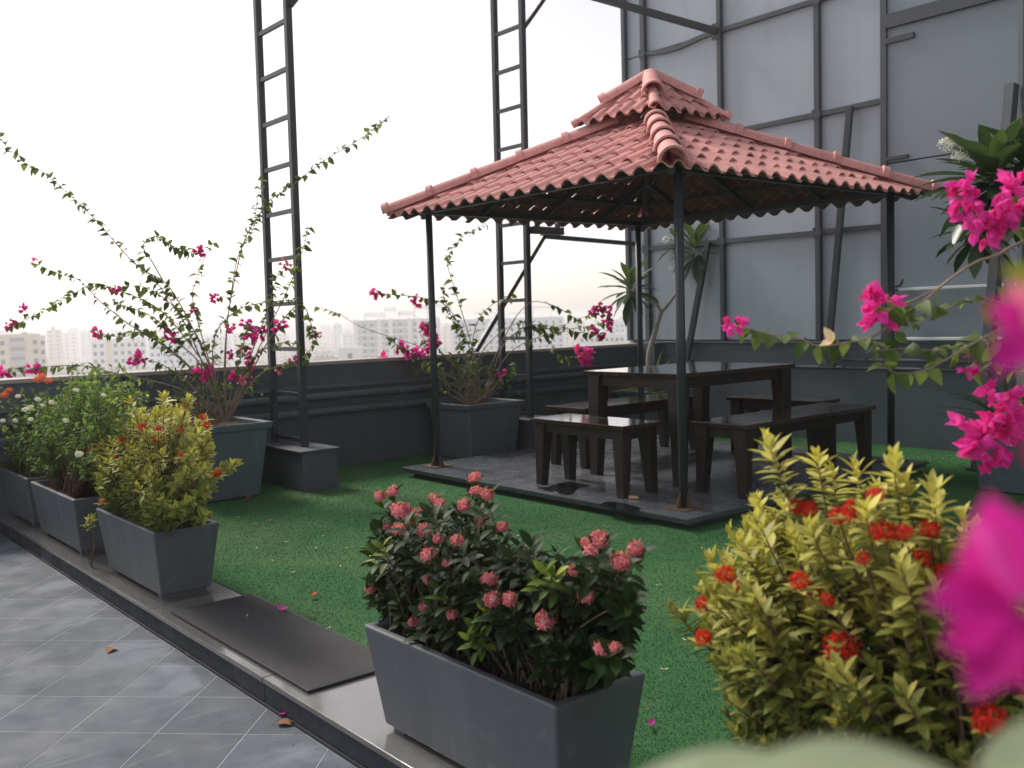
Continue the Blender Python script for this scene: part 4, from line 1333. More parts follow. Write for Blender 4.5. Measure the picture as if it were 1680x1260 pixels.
canesA = [(c1, 0.32),
          ([(366, 690), (345, 640), (300, 593), (253, 557), (213, 533), (187, 513), (167, 497), (147, 477), (130, 460), (100, 450), (57, 432)], 0.3),
          ([(364, 690), (335, 600), (300, 550), (270, 515), (237, 493), (190, 475), (160, 465), (137, 473), (113, 487), (90, 500), (60, 515), (20, 536)], 0.3),
          ([(366, 688), (345, 640), (310, 600), (275, 570), (245, 553), (225, 545), (205, 552), (180, 550), (160, 546)], 0.3),
          ([(370, 690), (368, 620), (370, 560), (378, 490), (388, 430), (400, 400), (415, 375), (424, 320), (432, 290)], 0.45),
          ([(368, 690), (350, 600), (352, 555), (365, 530), (393, 507), (430, 497), (480, 492), (498, 496)], 0.3),
          ([(372, 690), (370, 600), (374, 520), (387, 450), (402, 392), (430, 345), (447, 325), (480, 305), (510, 280), (545, 255), (580, 235), (610, 213), (638, 191)], 0.5),
          ([(366, 690), (345, 600), (328, 540), (316, 490), (320, 465), (332, 430), (350, 398)], 0.5),
          ([(267, 460), (250, 430), (235, 404), (253, 388), (277, 400), (307, 413), (328, 412)], 0.25),
          ([(366, 690), (330, 590), (297, 520), (262, 470), (240, 445), (222, 425)], 0.5),
          ([(372, 690), (400, 610), (430, 575), (465, 562), (492, 566)], 0.3),
          ([(372, 690), (405, 600), (435, 520), (447, 480), (455, 452), (468, 434)], 0.45),
          ([(374, 690), (420, 620), (460, 600), (484, 590)], 0.4),
          ([(370, 690), (385, 620), (398, 575), (402, 550), (412, 540)], 0.3),
          ([(372, 690), (430, 560), (470, 480), (495, 415), (506, 372)], 0.65),
          ([(364, 690), (320, 640), (270, 600), (228, 588)], 0.45),
          ([(362, 690), (300, 640), (200, 615), (130, 600), (55, 604), (2, 616)], 0.35),
          ([(366, 690), (340, 590), (310, 530), (270, 490), (235, 470), (205, 470)], 0.4),
          ([(366, 688), (330, 600), (290, 560), (250, 520), (200, 500), (180, 490)], 0.45),
          ([(372, 690), (440, 560), (490, 500), (510, 530), (512, 565), (500, 592)], 0.4)]
flA = [(12, 535, 1.0), (24, 528, .9), (37, 504, .9), (160, 545, 1.2), (190, 474, 1.1), (328, 413, 1.0), (228, 588, 1.4), (215, 592, .9), (57, 604, 1.5), (4, 617, 1.4), (333, 614, 1.5), (346, 606, 1.0), (380, 616, 1.4), (272, 540, .9),
       (282, 556, 1.1), (378, 537, 1.0), (405, 530, 1.1), (413, 549, 1.4), (425, 547, 1.2), (403, 570, 1.0), (377, 581, 1.0), (405, 583, .9), (412, 598, .9), (458, 533, 1.3), (483, 590, 1.1), (457, 609, .9, BRACTSP), (404, 621, .9, BRACTSP),
       (352, 490, .9), (318, 508, .7), (468, 432, .9, BRACTSP), (57, 431, .7, BRACTSP), (520, 548, .6, BRACTSP)]
bougainvillea('tall arching bougainvillea with magenta flowers in the left square pot', ba, dA, canesA, flA, 300, 0.072, BGp, 0.80, 0.4, 36, dens=0.018)
dB = (Vector((-7.74, 5.94, 0.53)) - CAM).dot(_F)
canesB = [([(785, 655), (770, 620), (745, 596), (713, 581), (679, 565), (642, 553), (602, 540), (577, 528), (558, 516), (535, 508), (518, 503)], 0.86),
          ([(792, 655), (780, 590), (766, 540), (757, 510), (745, 470), (734, 432), (742, 408), (763, 386), (798, 366)], 0.5),
          ([(795, 655), (808, 595), (835, 540), (850, 515), (870, 497), (885, 495), (910, 502), (930, 513), (950, 522), (985, 508)], 0.68),
          ([(795, 655), (815, 580), (855, 540), (885, 535), (905, 565), (922, 586), (950, 585)], 0.45),
          ([(788, 655), (770, 570), (735, 505), (700, 490), (665, 485), (640, 483), (618, 480)], 0.3),
          ([(792, 655), (775, 580), (785, 525), (815, 495), (845, 488)], 0.35),
          ([(786, 655), (745, 600), (715, 570), (690, 550), (700, 530)], 0.4),
          ([(785, 655), (730, 610), (690, 588), (660, 570), (640, 560)], 0.45),
          ([(785, 655), (730, 625), (680, 605), (632, 597)], 0.5),
          ([(800, 655), (830, 620), (845, 595), (838, 612)], 0.3),
          ([(795, 655), (830, 560), (880, 540), (930, 540), (965, 535), (998, 528)], 0.55),
          ([(795, 655), (835, 580), (900, 548), (950, 545), (982, 552)], 0.5),
          ([(790, 655), (782, 600), (805, 560), (850, 530), (890, 540), (935, 530)], 0.5),
          ([(788, 655), (765, 590), (748, 540), (735, 505), (722, 470)], 0.45),
          ([(786, 655), (740, 618), (660, 612), (590, 604)], 2.0)]
flB = [(618, 480, 1.2), (683, 493, 1.0), (655, 568, 1.2), (670, 576, 1.3), (686, 577, 1.1), (632, 597, 1.5), (645, 594, 1.0), (700, 532, 1.3), (706, 545, 1.1), (698, 572, 1.1), (712, 560, 1.0), (983, 503, .9), (975, 510, .8), (996, 510, .8), (998, 527, 1.0),
       (1000, 537, .8), (975, 545, .7), (986, 552, .8), (955, 583, 1.5), (962, 592, 1.1), (822, 613, .9), (660, 590, .7), (990, 515, .7)]
bougainvillea('twiggy bougainvillea with pink flowers in the pot behind the platform', Vector((-7.74, 5.90, 0.53)), dB, canesB, flB, 300, 0.088, BGp, 1.1, 0.35, 34, dens=0.027)

# bougainvillea of the right-hand planter reaching into the picture
t = empty('bougainvillea', (0.30, 1.86, 0.31), 'near bougainvillea with large magenta flowers reaching in from the right', 'bougainvillea', BGp)
lo = t.location
wd_ = MB(lo)
L, LF = [], []
root = Vector((0.30, 1.86, 0.31))
def cane(pts, d0, d1, th0=0.005, lf=True, dens=0.05, size=0.05, start=None):
    n = len(pts)
    P = ([start] if start is not None else []) + [at(x, y, d0 + (d1 - d0) * i / (n - 1)) for i, (x, y) in enumerate(pts)]
    c = spline(P, 6)
    wd_.tube(c, [th0 * (1 - 0.75 * i / (len(c) - 1)) for i in range(len(c))], 6, False)
    if lf:
        acc, side = 0, 1
        for a, b in zip(c[6:-1], c[7:]):
            acc += (b - a).length
            while acc > 0:
                acc -= dens * 0.42 * rng.uniform(0.5, 1.5)
                ax = (b - a).normalized()
                lat = ax.cross(Vector((0, 0, 1)) + rvec(0.8)).normalized() * side
                side = -side
                L.append((a.lerp(b, rng.random()), ax * 0.3 + lat + rvec(0.4) + Vector((0, 0, rng.uniform(-0.8, 0.1))), Vector((0, 0, 1)) + (CAM - a).normalized() * 0.5 + rvec(0.4), size * rng.uniform(0.5, 1.15), min(1, max(0, rng.gauss(0.55, 0.3)))))
    return c
st1 = Vector((0.15, 1.75, 1.0))
wd_.tube(spline([root, Vector((0.28, 1.83, 0.7)), st1], 5), 0.009, 7)
st2 = Vector((0.05, 1.72, 1.55))
wd_.tube(spline([root, Vector((0.25, 1.8, 0.9)), st2], 5), 0.008, 7)
D = 2.15
c_ = cane([(1850, 330), (1680, 396), (1637, 418), (1602, 430), (1561, 456), (1535, 475), (1497, 494), (1472, 516), (1456, 535), (1434, 551)], D + 0.1, D, 0.0048, False, start=st2)
cane([(1497, 494), (1478, 500), (1455, 506), (1440, 512)], D, D - 0.02, 0.003, True, 0.03)
cane([(1434, 551), (1383, 564), (1339, 567), (1313, 556), (1266, 549), (1224, 538), (1207, 532)], D, D + 0.1, 0.0032, True, 0.034, start=c_[-6])
cane([(1850, 520), (1680, 535), (1640, 541), (1586, 570), (1554, 589), (1516, 608), (1480, 613), (1466, 611), (1443, 594)], D + 0.05, D - 0.05, 0.004, True, 0.05, start=st1)
cane([(1900, 470), (1680, 500), (1615, 490), (1561, 503), (1513, 526), (1470, 545)], D + 0.1, D, 0.0035, True, 0.036, start=st1)
cane([(1900, 560), (1680, 560), (1600, 562), (1540, 575), (1480, 572), (1420, 578)], D + 0.1, D, 0.0035, True, 0.034, start=st1)
cane([(1561, 456), (1520, 490), (1490, 510), (1460, 520)], D, D + 0.05, 0.003, True, 0.036)
cane([(1900, 380), (1720, 390), (1660, 370), (1620, 360), (1600, 340), (1590, 315)], D + 0.1, D, 0.004, True, 0.045, start=st2)
cane([(1900, 330), (1720, 345), (1670, 330), (1655, 315)], D + 0.1, D, 0.004, True, 0.05, start=st2)
cane([(1900, 640), (1720, 660), (1670, 660), (1640, 690), (1620, 720)], D + 0.1, D, 0.004, True, 0.06, start=st1)
cane([(1900, 600), (1720, 610), (1640, 600), (1600, 595), (1590, 612)], D + 0.3, D + 0.2, 0.004, True, 0.05, start=st1)
put_leaves(t, 'boug', L, MT['boug'], 300)
for x, y, s in ((1440, 500, .62), (1432, 512, .55), (1447, 520, .62), (1207, 532, .38), (1206, 526, .3), (1585, 305, .5), (1600, 308, .42), (1580, 330, .5), (1594, 332, .42), (1592, 360, .5), (1610, 362, .62), (1628, 366, .55), (1606, 376, .5), (1618, 385, .45), (1650, 322, .55),
                (1672, 312, .6), (1672, 345, .6), (1655, 360, .4), (1604, 712, .75), (1625, 725, .85), (1640, 700, .7), (1612, 745, .55), (1650, 672, .75), (1672, 660, .7), (1635, 650, .5), (1665, 690, .7), (1590, 612, .3), (1598, 592, .3)):
    p = at(x, y, D + yr(-0.04, 0.04))
    put_mesh(t, 'flower_cluster', rng.choice(BRACTN), p, s * 1.05, Vector((0, 0, 1)) + rvec(0.6))
# withered cream bract on the branch
put_mesh(t, 'withered_flower', leaf_mesh('withered_flower', 'bract', [(Vector((0, 0, 0)), Vector((math.cos(a), math.sin(a), 0.6)), Vector((0, 0, 1)), 0.035, 0.5) for a in (0, 2.1, 4.2)], MT['cream']), at(1368, 558, D - 0.02), 1.0, Vector((-0.3, -0.9, 0.4)))
# the nearest flowers, a hand's breadth from the lens
DN = 0.32
tip1 = cane([(2100, 900), (1850, 960), (1720, 980), (1665, 990)], 0.75, DN + 0.015, 0.0035, False, start=Vector((0.05, 1.4, 1.35)))[-1]
wd_.tube(spline([root, Vector((0.2, 1.7, 0.9)), Vector((0.05, 1.4, 1.35))], 5), 0.007, 7)
tip2 = cane([(2100, 450), (1850, 500), (1740, 530), (1690, 540)], 0.75, DN + 0.02, 0.0035, False, start=Vector((0.05, 1.4, 1.45)))[-1]
wd_.tube(spline([root, Vector((0.22, 1.7, 1.0)), Vector((0.05, 1.4, 1.45))], 5), 0.007, 7)
MT['bractshade'] = leafmat('shaded_magenta_bract', [(0.0, (0.26, 0.005, 0.07)), (0.4, (0.45, 0.01, 0.22)), (1.0, (0.66, 0.03, 0.42))], 0.35, 0.6, 0.2)  # darker copy of magenta_bract; shade and thickness put into the colour
def big_bract(px, toward, size, age, d, mat=MT['bractshade'], tpl='bract', name='bract', face=0.75):
    p = at(px[0], px[1], d)
    q = at(toward[0], toward[1], d - 0.003)
    o_ = link(name, single_leaf(tpl, mat, age), t)
    x, y, z = frame_of(q - p, (CAM - p).normalized() * face + Vector((0, 0, 0.4)))
    m = Matrix((x, y, z)).transposed().to_4x4() @ Matrix.Scale(size, 4)
    m.translation = p - lo
    o_.matrix_local = m
S_ = 1 / FPX * DN
big_bract((1675, 960), (1565, 880), 150 * S_, 0.95, DN - 0.006, MT['bract'], face=0.35)  # lighter material gives the near bloom a highlight by colour
big_bract((1675, 1010), (1545, 1090), 150 * S_, 0.55, DN - 0.004, face=0.3)
big_bract((1690, 975), (1690, 800), 160 * S_, 0.3, DN + 0.012, face=0.5)
big_bract((1665, 985), (1500, 1010), 168 * S_, 0.85, DN)
big_bract((1660, 990), (1610, 795), 205 * S_, 0.9, DN + 0.004)
big_bract((1670, 985), (1740, 830), 190 * S_, 0.7, DN + 0.008)
big_bract((1660, 1000), (1600, 1150), 165 * S_, 0.75, DN + 0.003)
big_bract((1670, 1000), (1735, 1150), 185 * S_, 0.35, DN + 0.008)
big_bract((1690, 545), (1600, 510), 105 * S_, 0.55, DN)
big_bract((1690, 540), (1655, 455), 95 * S_, 0.5, DN + 0.005, MT['bractpale'])
big_bract((1690, 550), (1632, 625), 100 * S_, 0.85, DN + 0.002)
big_bract((1690, 545), (1760, 600), 90 * S_, 0.7, DN + 0.004)
big_bract((1725, 470), (1640, 428), 100 * S_, 0.5, DN + 0.06, MT['lime'], 'boug', 'leaf')
big_bract((1720, 760), (1672, 700), 95 * S_, 0.0, DN + 0.01)
wd_.build('canes', MT['bark'], t, smooth=True)

# pale broad leaves right below the lens
t = empty('broad_leaved_plant', (-0.15, 0.42, ZT), 'pale broad-leaved plant right in front of the lens at the bottom', 'plant')
lo = t.location
mb = MB(lo)
crown = at(1600, 1420, 0.34)
mb.tube(spline([Vector((-0.15, 0.42, ZT)), Vector((-0.16, 0.40, 0.6)), crown], 6), [0.008] * 7 + [0.006] * 6, 7)
def broad(a, b, size, d, face=0.22):
    p, q = at(*a, d), at(*b, d + 0.012)
    o_ = link('leaf', single_leaf('broad', MT['broad'], 0.6), t)
    x, y, z = frame_of(q - p, Vector((0, 0, 1)) + (CAM - p).normalized() * face)
    m = Matrix((x, y, z)).transposed().to_4x4() @ Matrix.Scale(size, 4)
    m.translation = p - lo
    o_.matrix_local = m
    mb.tube(spline([crown, crown.lerp(p, 0.5) + Vector((0, 0, 0.01)), p], 4), 0.0025, 6)
broad((1420, 1300), (1005, 1270), 0.092, 0.335, 0.2)
broad((1600, 1292), (1235, 1262), 0.088, 0.325, 0.36)
broad((1596, 1270), (1900, 1200), 0.10, 0.33)
mb.build('stem', MT['twig'], t, smooth=True)

# ------------------------------------------------------------------ plumerias and strap-leaved plants
def plumeria(label, base, stems, rosettes, flowers, nparts=140, leafsize=0.30, grp='plumeria trees', bend=0):
    t = empty('plumeria_tree', base, label, 'tree', grp)
    lo = t.location
    mb = MB(lo)
    for pts, r0, r1 in stems:
        c = spline(pts, 6)
        mb.tube(c, [r0 + (r1 - r0) * i / (len(c) - 1) for i in range(len(c))], 8)
    mb.build('trunk', MT['greybark'], t, smooth=True)
    L = []
    for c, n, s in rosettes:
        for k in range(n):
            ph = k * 2.4 + yr(-0.2, 0.2)
            el = R(70 - 115 * (k / n) ** 0.9) + yr(-0.12, 0.12)
            d = Vector((math.cos(ph) * math.cos(el), math.sin(ph) * math.cos(el), math.sin(el)))
            L.append((c + d * 0.02 - Vector((0, 0, 0.08 * k / n)), d, Vector((0, 0, 1)) + d * 0.2, s * rng.uniform(0.75, 1.12), min(1, max(0, 0.75 - 0.6 * k / n + yr(-0.2, 0.2)))))
    put_leaves(t, 'plum', L, MT['plum'], nparts)
    for p, s in flowers:
        put_mesh(t, 'flower_head', rng.choice(WHITEHEAD), p, s * 0.9, (CAM - p).normalized() + Vector((0, 0, 0.4)))
    return t
d_ = (Vector((-7.70, 8.58, 0.5)) - CAM).dot(_F)
def q_(x, y, k=0.0): return at(x, y, d_ + k)
plumeria('slim plumeria tree with two leafy heads behind the gazebo table', (-7.70, 8.58, 0.455),
         [([Vector((-7.70, 8.58, 0.455)), q_(1064, 590), q_(1076, 540), q_(1085, 512)], 0.035, 0.026),
          ([q_(1085, 512), q_(1103, 490), q_(1125, 453), q_(1142, 405)], 0.022, 0.014),
          ([q_(1085, 512), q_(1072, 492), q_(1055, 482), q_(1036, 476)], 0.02, 0.013)],
         [(q_(1142, 408), 34, 0.40), (q_(1036, 472), 32, 0.40), (q_(1110, 395, 0.2), 14, 0.3)],
         [(q_(1092, 393), 1.2), (q_(1100, 440), .5)], 90)
e_ = (Vector((-3.02, 7.50, 0.5)) - CAM).dot(_F)
def r_(x, y, k=0.0): return at(x, y, e_ + k)
plumeria('leafy plumeria tree with white flowers at the right edge', (-3.02, 7.50, 0.475),
         [([Vector((-3.02, 7.50, 0.475)), r_(1668, 560), r_(1655, 460), r_(1645, 400)], 0.045, 0.034),
          ([r_(1645, 400), r_(1640, 350), r_(1628, 300)], 0.03, 0.02),
          ([r_(1645, 410), r_(1625, 400), r_(1605, 385)], 0.024, 0.018),
          ([r_(1645, 400), r_(1680, 350), r_(1700, 300)], 0.03, 0.02)],
         [(r_(1630, 290), 66, 0.50), (r_(1605, 372), 24, 0.36), (r_(1695, 285), 54, 0.48), (r_(1650, 320, 0.3), 40, 0.46)],
         [(r_(1552, 238), 1.5), (r_(1560, 232), 1.2), (r_(1578, 252), 1.4), (r_(1570, 258), 1.3)], 200)
def strap_plant(label, base, n, length, grp='strap-leaved plants'):
    t = empty('strap_plant', base, label, 'plant', grp)
    L = []
    for k in range(n):
        ph = k * 2.4 + yr(-0.3, 0.3)
        el = R(rng.uniform(25, 80))
        d = Vector((math.cos(ph) * math.cos(el), math.sin(ph) * math.cos(el), math.sin(el)))
        L.append((Vector(base), d, Vector((0, 0, 1)), length * rng.uniform(0.7, 1.15), rng.random()))
    MB(t.location).tube([base, Vector(base) + Vector((0, 0, 0.07))], [0.03, 0.02], 7).build('stem', MT['twig'], t)
    put_leaves(t, 'strap', L, MT['strap'], n)
    return t
strap_plant('narrow-leaved plant in the back corner pot, seen under the table', Vector((-7.56, 8.40, 0.45)), 46, 0.62)
strap_plant('narrow-leaved plant arching from the pot at the right edge', Vector((-3.12, 7.38, 0.475)), 36, 0.62)

# ------------------------------------------------------------------ fallen leaves and petals
def fallen(name, label, cat, p, size, mat, tpl, grp):
    L = []
    for k in range(2 if tpl == 'bract' else 1):
        a = rng.uniform(0, 6.28)
        L.append((Vector((0, 0, 0.006)), Vector((math.cos(a), math.sin(a), 0.25)), Vector((0, 0, 1)) + rvec(0.2), size * 1.25, yr(0.2, 0.9)))
    o_ = link(name, leaf_mesh(name, tpl, L, mat), None, p)
    return tag(o_, label, cat, grp)
FL = 'fallen petals and leaves'
fallen('fallen_leaf', 'curled brown leaf lying alone on the tiles left', 'leaf', atz(186, 1064, ZT), 0.06, MT['dry'], 'boug', FL)
fallen('fallen_leaf', 'curled brown leaf at the foot of the kerb beside a purple petal', 'leaf', atz(455, 1188, ZT), 0.055, MT['dry'], 'boug', FL)
fallen('fallen_leaf', 'brown leaf just right of the purple petal by the kerb', 'leaf', atz(475, 1186, ZT), 0.05, MT['dry'], 'boug', FL)
fallen('fallen_petal', 'dark purple petal lying at the foot of the kerb', 'petal', atz(470, 1174, ZT), 0.038, MT['bract'], 'bract', FL)
fallen('fallen_leaf', 'small brown leaf in the gutter below the mat', 'leaf', atz(436, 1152, ZT), 0.04, MT['dry'], 'boug', FL)
fallen('fallen_leaf', 'small dark leaf at the kerb foot below the left end of the mat', 'leaf', atz(309, 1074, ZT), 0.035, MT['dry'], 'boug', FL)
fallen('fallen_petal', 'magenta petal on the turf behind the mat', 'petal', atz(462, 1003, 0.012), 0.035, MT['bract'], 'bract', FL)
fallen('fallen_petal', 'small red petal on the turf farther behind the mat', 'petal', atz(510, 980, 0.012), 0.032, MT['red'], 'bract', FL)
fallen('fallen_leaf', 'pale brown leaf on the turf near the magenta petal', 'leaf', atz(518, 1012, 0.012), 0.032, MT['dry'], 'boug', FL)
fallen('fallen_petal', 'magenta petal on the turf right of the nearest planter', 'petal', atz(1066, 1192, 0.012), 0.026, MT['bract'], 'bract', FL)
fallen('fallen_petal', 'red petal on the turf at the foot of the left square pot', 'petal', atz(400, 822, 0.012), 0.06, MT['bract'], 'bract', FL)
fallen('fallen_leaf', 'brown leaf on the turf in front of the left plinth', 'leaf', atz(443, 854, 0.012), 0.04, MT['dry'], 'boug', FL)
rp = [(540, 1032), (404, 1011), (420, 900), (448, 920), (530, 880), (570, 900), (480, 940), (520, 900), (850, 880), (870, 900), (560, 930), (420, 860), (1005, 905), (1150, 900), (1180, 910), (1520, 775), (1548, 782), (620, 860), (470, 890), (390, 850), (1080, 960), (1120, 1050), (1090, 1100)]
wm = leaf_mesh('fallen_petal', 'petal', [(Vector((0, 0, 0.004)), Vector((1, 0, 0.3)), Vector((0, 0, 1)), 0.022, 0.8), (Vector((0, 0, 0.004)), Vector((-0.5, 0.8, 0.3)), Vector((0, 0, 1)), 0.018, 0.8)], MT['cream'])
for x, y in rp:
    o_ = link('fallen_petal', wm, None, atz(x, y, 0.013))
    o_.rotation_euler = (0, 0, rng.uniform(0, 6.28))
    tag(o_, 'tiny pale petal lying on the green turf', 'petal', 'pale petals scattered on the turf')

L = []
for i in range(420):
    x = rng.uniform(-8, -1.2)
    y = 1.602 - abs(rng.gauss(0, 0.05)) if i < 330 else rng.uniform(0.2, 1.55)
    a = rng.uniform(0, 6.28)
    L.append((Vector((x, y, ZT + 0.002)), Vector((math.cos(a), math.sin(a), rng.uniform(0, 0.4))), Vector((0, 0, 1)) + rvec(0.3), rng.uniform(0.004, 0.013), rng.random()))
for i in range(260):
    a = rng.uniform(0, 6.28)
    L.append((Vector((rng.uniform(-7.5, -1.0), rng.uniform(2.1, 5.5), 0.014)), Vector((math.cos(a), math.sin(a), 0.2)), Vector((0, 0, 1)) + rvec(0.3), rng.uniform(0.008, 0.018), rng.random()))
tag(link('leaf_litter', leaf_mesh('leaf_litter', 'petal', L, MT['dry'])), 'dry specks of leaf litter along the kerb foot and on the turf', 'litter', kind='stuff')

# ================================================================== CITY IN THE HAZE
CZ = -33.0
def ground_mat():
    t_ = NT('city_ground_cover')
    n1 = t_.noise(0.02, 6, 0.6)
    n2 = t_.noise(0.1, 4, 0.6)
    col = t_.ramp(n1, [(0.35, (0.08, 0.10, 0.06)), (0.5, (0.22, 0.21, 0.19)), (0.65, (0.36, 0.35, 0.33))])
    col = t_.mix(0.4, col, t_.ramp(n2, [(0.4, (0.05, 0.06, 0.04)), (0.6, (0.25, 0.24, 0.22))]))
    t_.set(Base_Color=col, Roughness=0.9)
    return t_.m
CX, CY = -1450.0, 950.0
nx = 48
vs, fs = [], []
for j in range(nx + 1):
    for i in range(nx + 1):
        x, y = -3300 + 3700 * i / nx, -1000 + 4200 * j / nx
        vs.append((x, y, CZ + 2.5 * math.sin(x * 0.004 + 1) * math.sin(y * 0.005)))
        if i < nx and j < nx:
            a = j * (nx + 1) + i
            fs.append((a, a + 1, a + nx + 2, a + nx + 1))
tag(MB().add(vs, fs).build('city_ground', ground_mat(), smooth=True), kind='structure')

def far_pt(px, dist, z=CZ):
    r = ray(px, 530)
    r.z = 0
    r.normalize()
    return Vector((r.x * dist, r.y * dist, z))
def top_z(px, py, dist):
    r = ray(px, py)
    return CAM_Z + r.z / math.hypot(r.x, r.y) * dist
def bmat(name, c):
    return painted(name, c, 0.08, 0.3, 0.8, 0.0, streak=0.2, spot_col=tuple(q * 0.75 for q in c), island=0)
CM = {'cream': bmat('cream_render', (0.62, 0.56, 0.42)), 'white': bmat('white_render', (0.72, 0.73, 0.74)), 'blue': bmat('bluish_render', (0.55, 0.60, 0.66)),
      'grey': bmat('grey_render', (0.42, 0.43, 0.45)), 'tan': bmat('tan_render', (0.55, 0.47, 0.38)), 'dark': bmat('dark_band', (0.20, 0.20, 0.21))}
MT['glass'] = NT('far_window_glass').set(Base_Color=(0.035, 0.04, 0.05), Roughness=0.15).m
WIN = MB().box(-0.62, 0.62, -0.12, 0.0, -0.7, 0.7).mesh('window', MT['glass'])
SILLM = MB().box(-0.8, 0.8, -0.35, 0.0, -0.1, 0.0).mesh('sill', CM['white'])
def block(name, label, px0, px1, pytop, dist, mat, floors, cols, depth=14, cat='building', group=None, skip=(), roofbits=True, bands=None, twist=0.0, winrows=None):
    c = far_pt((px0 + px1) / 2, dist)
    a, b = far_pt(px0, dist), far_pt(px1, dist)
    wdt = (b - a).length
    ux = (b - a).normalized()
    rz = math.atan2(ux.y, ux.x) + twist
    zt = top_z((px0 + px1) / 2, pytop, dist)
    t_ = empty(name, c, label, cat, group, rz)
    H = zt - CZ
    mb = MB()
    mb.box(-wdt / 2, wdt / 2, 0, depth, 0, H - 1.0)
    mb.build('wall', mat, t_)
    pb = MB()
    pb.box(-wdt / 2, wdt / 2, -0.05, 0.25, H - 0.99, H).box(-wdt / 2, wdt / 2, depth - 0.25, depth, H - 0.99, H)
    pb.box(-wdt / 2, -wdt / 2 + 0.25, 0.26, depth - 0.26, H - 0.99, H).box(wdt / 2 - 0.25, wdt / 2, 0.26, depth - 0.26, H - 0.99, H)
    pb.build('roof_parapet', mat, t_)
    fh = 3.1
    wr = winrows if winrows is not None else floors
    for r_i in range(wr):
        z = H - 1.0 - fh * (r_i + 0.5)
        for ci in range(cols):
            if ci in skip:
                continue
            x = -wdt / 2 + wdt * (ci + 0.5) / cols
            o_ = link('window', WIN, t_, (x, 0.0, z))
            link('sill', SILLM, o_, (0, 0, -0.75))
    if roofbits:
        rb_ = MB()
        rb_.box(-wdt * 0.15, wdt * 0.05, depth * 0.3, depth * 0.6, H - 1.0, H + 2.2)
        rb_.build('stair_head', mat, t_)
        rb2 = MB()
        rb2.tube([(wdt * 0.25, depth * 0.5, H - 1.0), (wdt * 0.25, depth * 0.5, H + 1.2)], 0.9, 10)
        rb2.build('water_tank', CM['dark'], t_)
    return t_, wdt, H, depth
# cream block with balconies at the left edge
t_, wdt, H, dep = block('apartment_building', 'cream apartment block with dark balconies at the left edge of the skyline', -62, 74, 552, 362, CM['white'], 5, 12, 15, skip=(5, 6, 7, 8), winrows=5)
MB().box(-2.4, 13.0 - 2.4, -1.6, -0.02, 0, H + 0.6).build('stair_tower', CM['cream'], t_)
for i in range(5):
    z = H - 2.2 - 3.1 * i
    MB().box(1.2, 5.9, -2.3, -1.62, z - 0.9, z + 0.4).build('balcony', CM['grey'], t_)
    MB().box(1.4, 5.7, -1.75, -1.61, z + 0.42, z + 1.6).build('balcony_opening', CM['dark'], t_)
    for x in (-0.9, 8.9):
        o_ = link('window', WIN, t_, (x, -1.62, z))
        link('sill', SILLM, o_, (0, 0, -0.75))
t_, wdt, H, dep = block('apartment_building', 'white and cream block standing behind the arching bougainvillea', 148, 238, 556, 420, CM['white'], 4, 8, 14, skip=(2,), winrows=4)
MB().box(-wdt / 2 + wdt * 0.27, -wdt / 2 + wdt * 0.36, -0.5, -0.02, 0, H).build('pilaster', CM['cream'], t_)
block('apartment_building', 'pale bluish block right of the white and cream one', 242, 335, 560, 450, CM['blue'], 4, 9, 14, winrows=4)
# long apartment block with solar sheds on the roof
t_, wdt, H, dep = block('apartment_building', 'long grey and white apartment block between the ladder post and gazebo post', 580, 722, 524, 470, CM['grey'], 7, 12, 16, roofbits=False, winrows=7)
for f in (0.0, 0.27, 0.40, 0.62, 0.73, 0.94):
    MB().box(-wdt / 2 + wdt * f, -wdt / 2 + wdt * f + 2.1, -0.9, -0.02, 0, H + 0.5).build('pilaster', CM['white'], t_)
for i in range(7):
    z = H - 2.5 - 3.1 * i
    MB().box(-wdt / 2 + 0.02, wdt / 2 - 0.02, -0.5, -0.13, z - 1.75, z - 1.25).build('floor_band', CM['white'], t_)
for f0, f1, hh in ((0.12, 0.36, 2.0), (0.36, 0.5, 4.5), (0.52, 0.72, 2.2), (0.7, 0.95, 5.0), (0.85, 1.1, 5.5)):
    x0, x1 = -wdt / 2 + wdt * f0, -wdt / 2 + wdt * f1
    sb = MB().add([(x0, 2, H + hh), (x1, 2, H + hh - 0.3), (x1, 9, H + hh + 1.6), (x0, 9, H + hh + 1.9)] + [(x0, 2, H + hh - 0.2), (x1, 2, H + hh - 0.5), (x1, 9, H + hh + 1.4), (x0, 9, H + hh + 1.7)],
                  [(0, 1, 2, 3), (7, 6, 5, 4), (0, 4, 5, 1), (1, 5, 6, 2), (2, 6, 7, 3), (3, 7, 4, 0)])
    for x in (x0 + 0.5, x1 - 0.5):
        sb.box(x - 0.1, x + 0.1, 2.1, 2.3, H - 1.0, H + hh - 0.3).box(x - 0.1, x + 0.1, 8.6, 8.8, H - 1.0, H + hh + 1.4)
    sb.build('solar_shed', CM['grey'], t_)
t_, wdt, H, dep = block('apartment_building', 'pale apartment block seen through the pink-flowered pot bougainvillea', 742, 925, 522, 490, CM['blue'], 6, 16, 16, roofbits=False, winrows=6)
for i in range(6):
    z = H - 2.5 - 3.1 * i
    MB().box(-wdt / 2 + 0.02, wdt / 2 - 0.02, -0.5, -0.13, z - 1.75, z - 1.25).build('floor_band', CM['white'], t_)
for f0, f1, hh in ((0.2, 0.45, 3.0), (0.5, 0.7, 2.2), (0.72, 0.9, 5.0)):
    x0, x1 = -wdt / 2 + wdt * f0, -wdt / 2 + wdt * f1
    sb = MB().box(x0, x1, 2, 9, H + hh, H + hh + 0.3)
    for x in (x0 + 0.5, x1 - 0.5):
        sb.box(x - 0.1, x + 0.1, 2.1, 2.3, H - 1.0, H + hh - 0.01)
    sb.build('roof_shed', CM['grey'], t_)
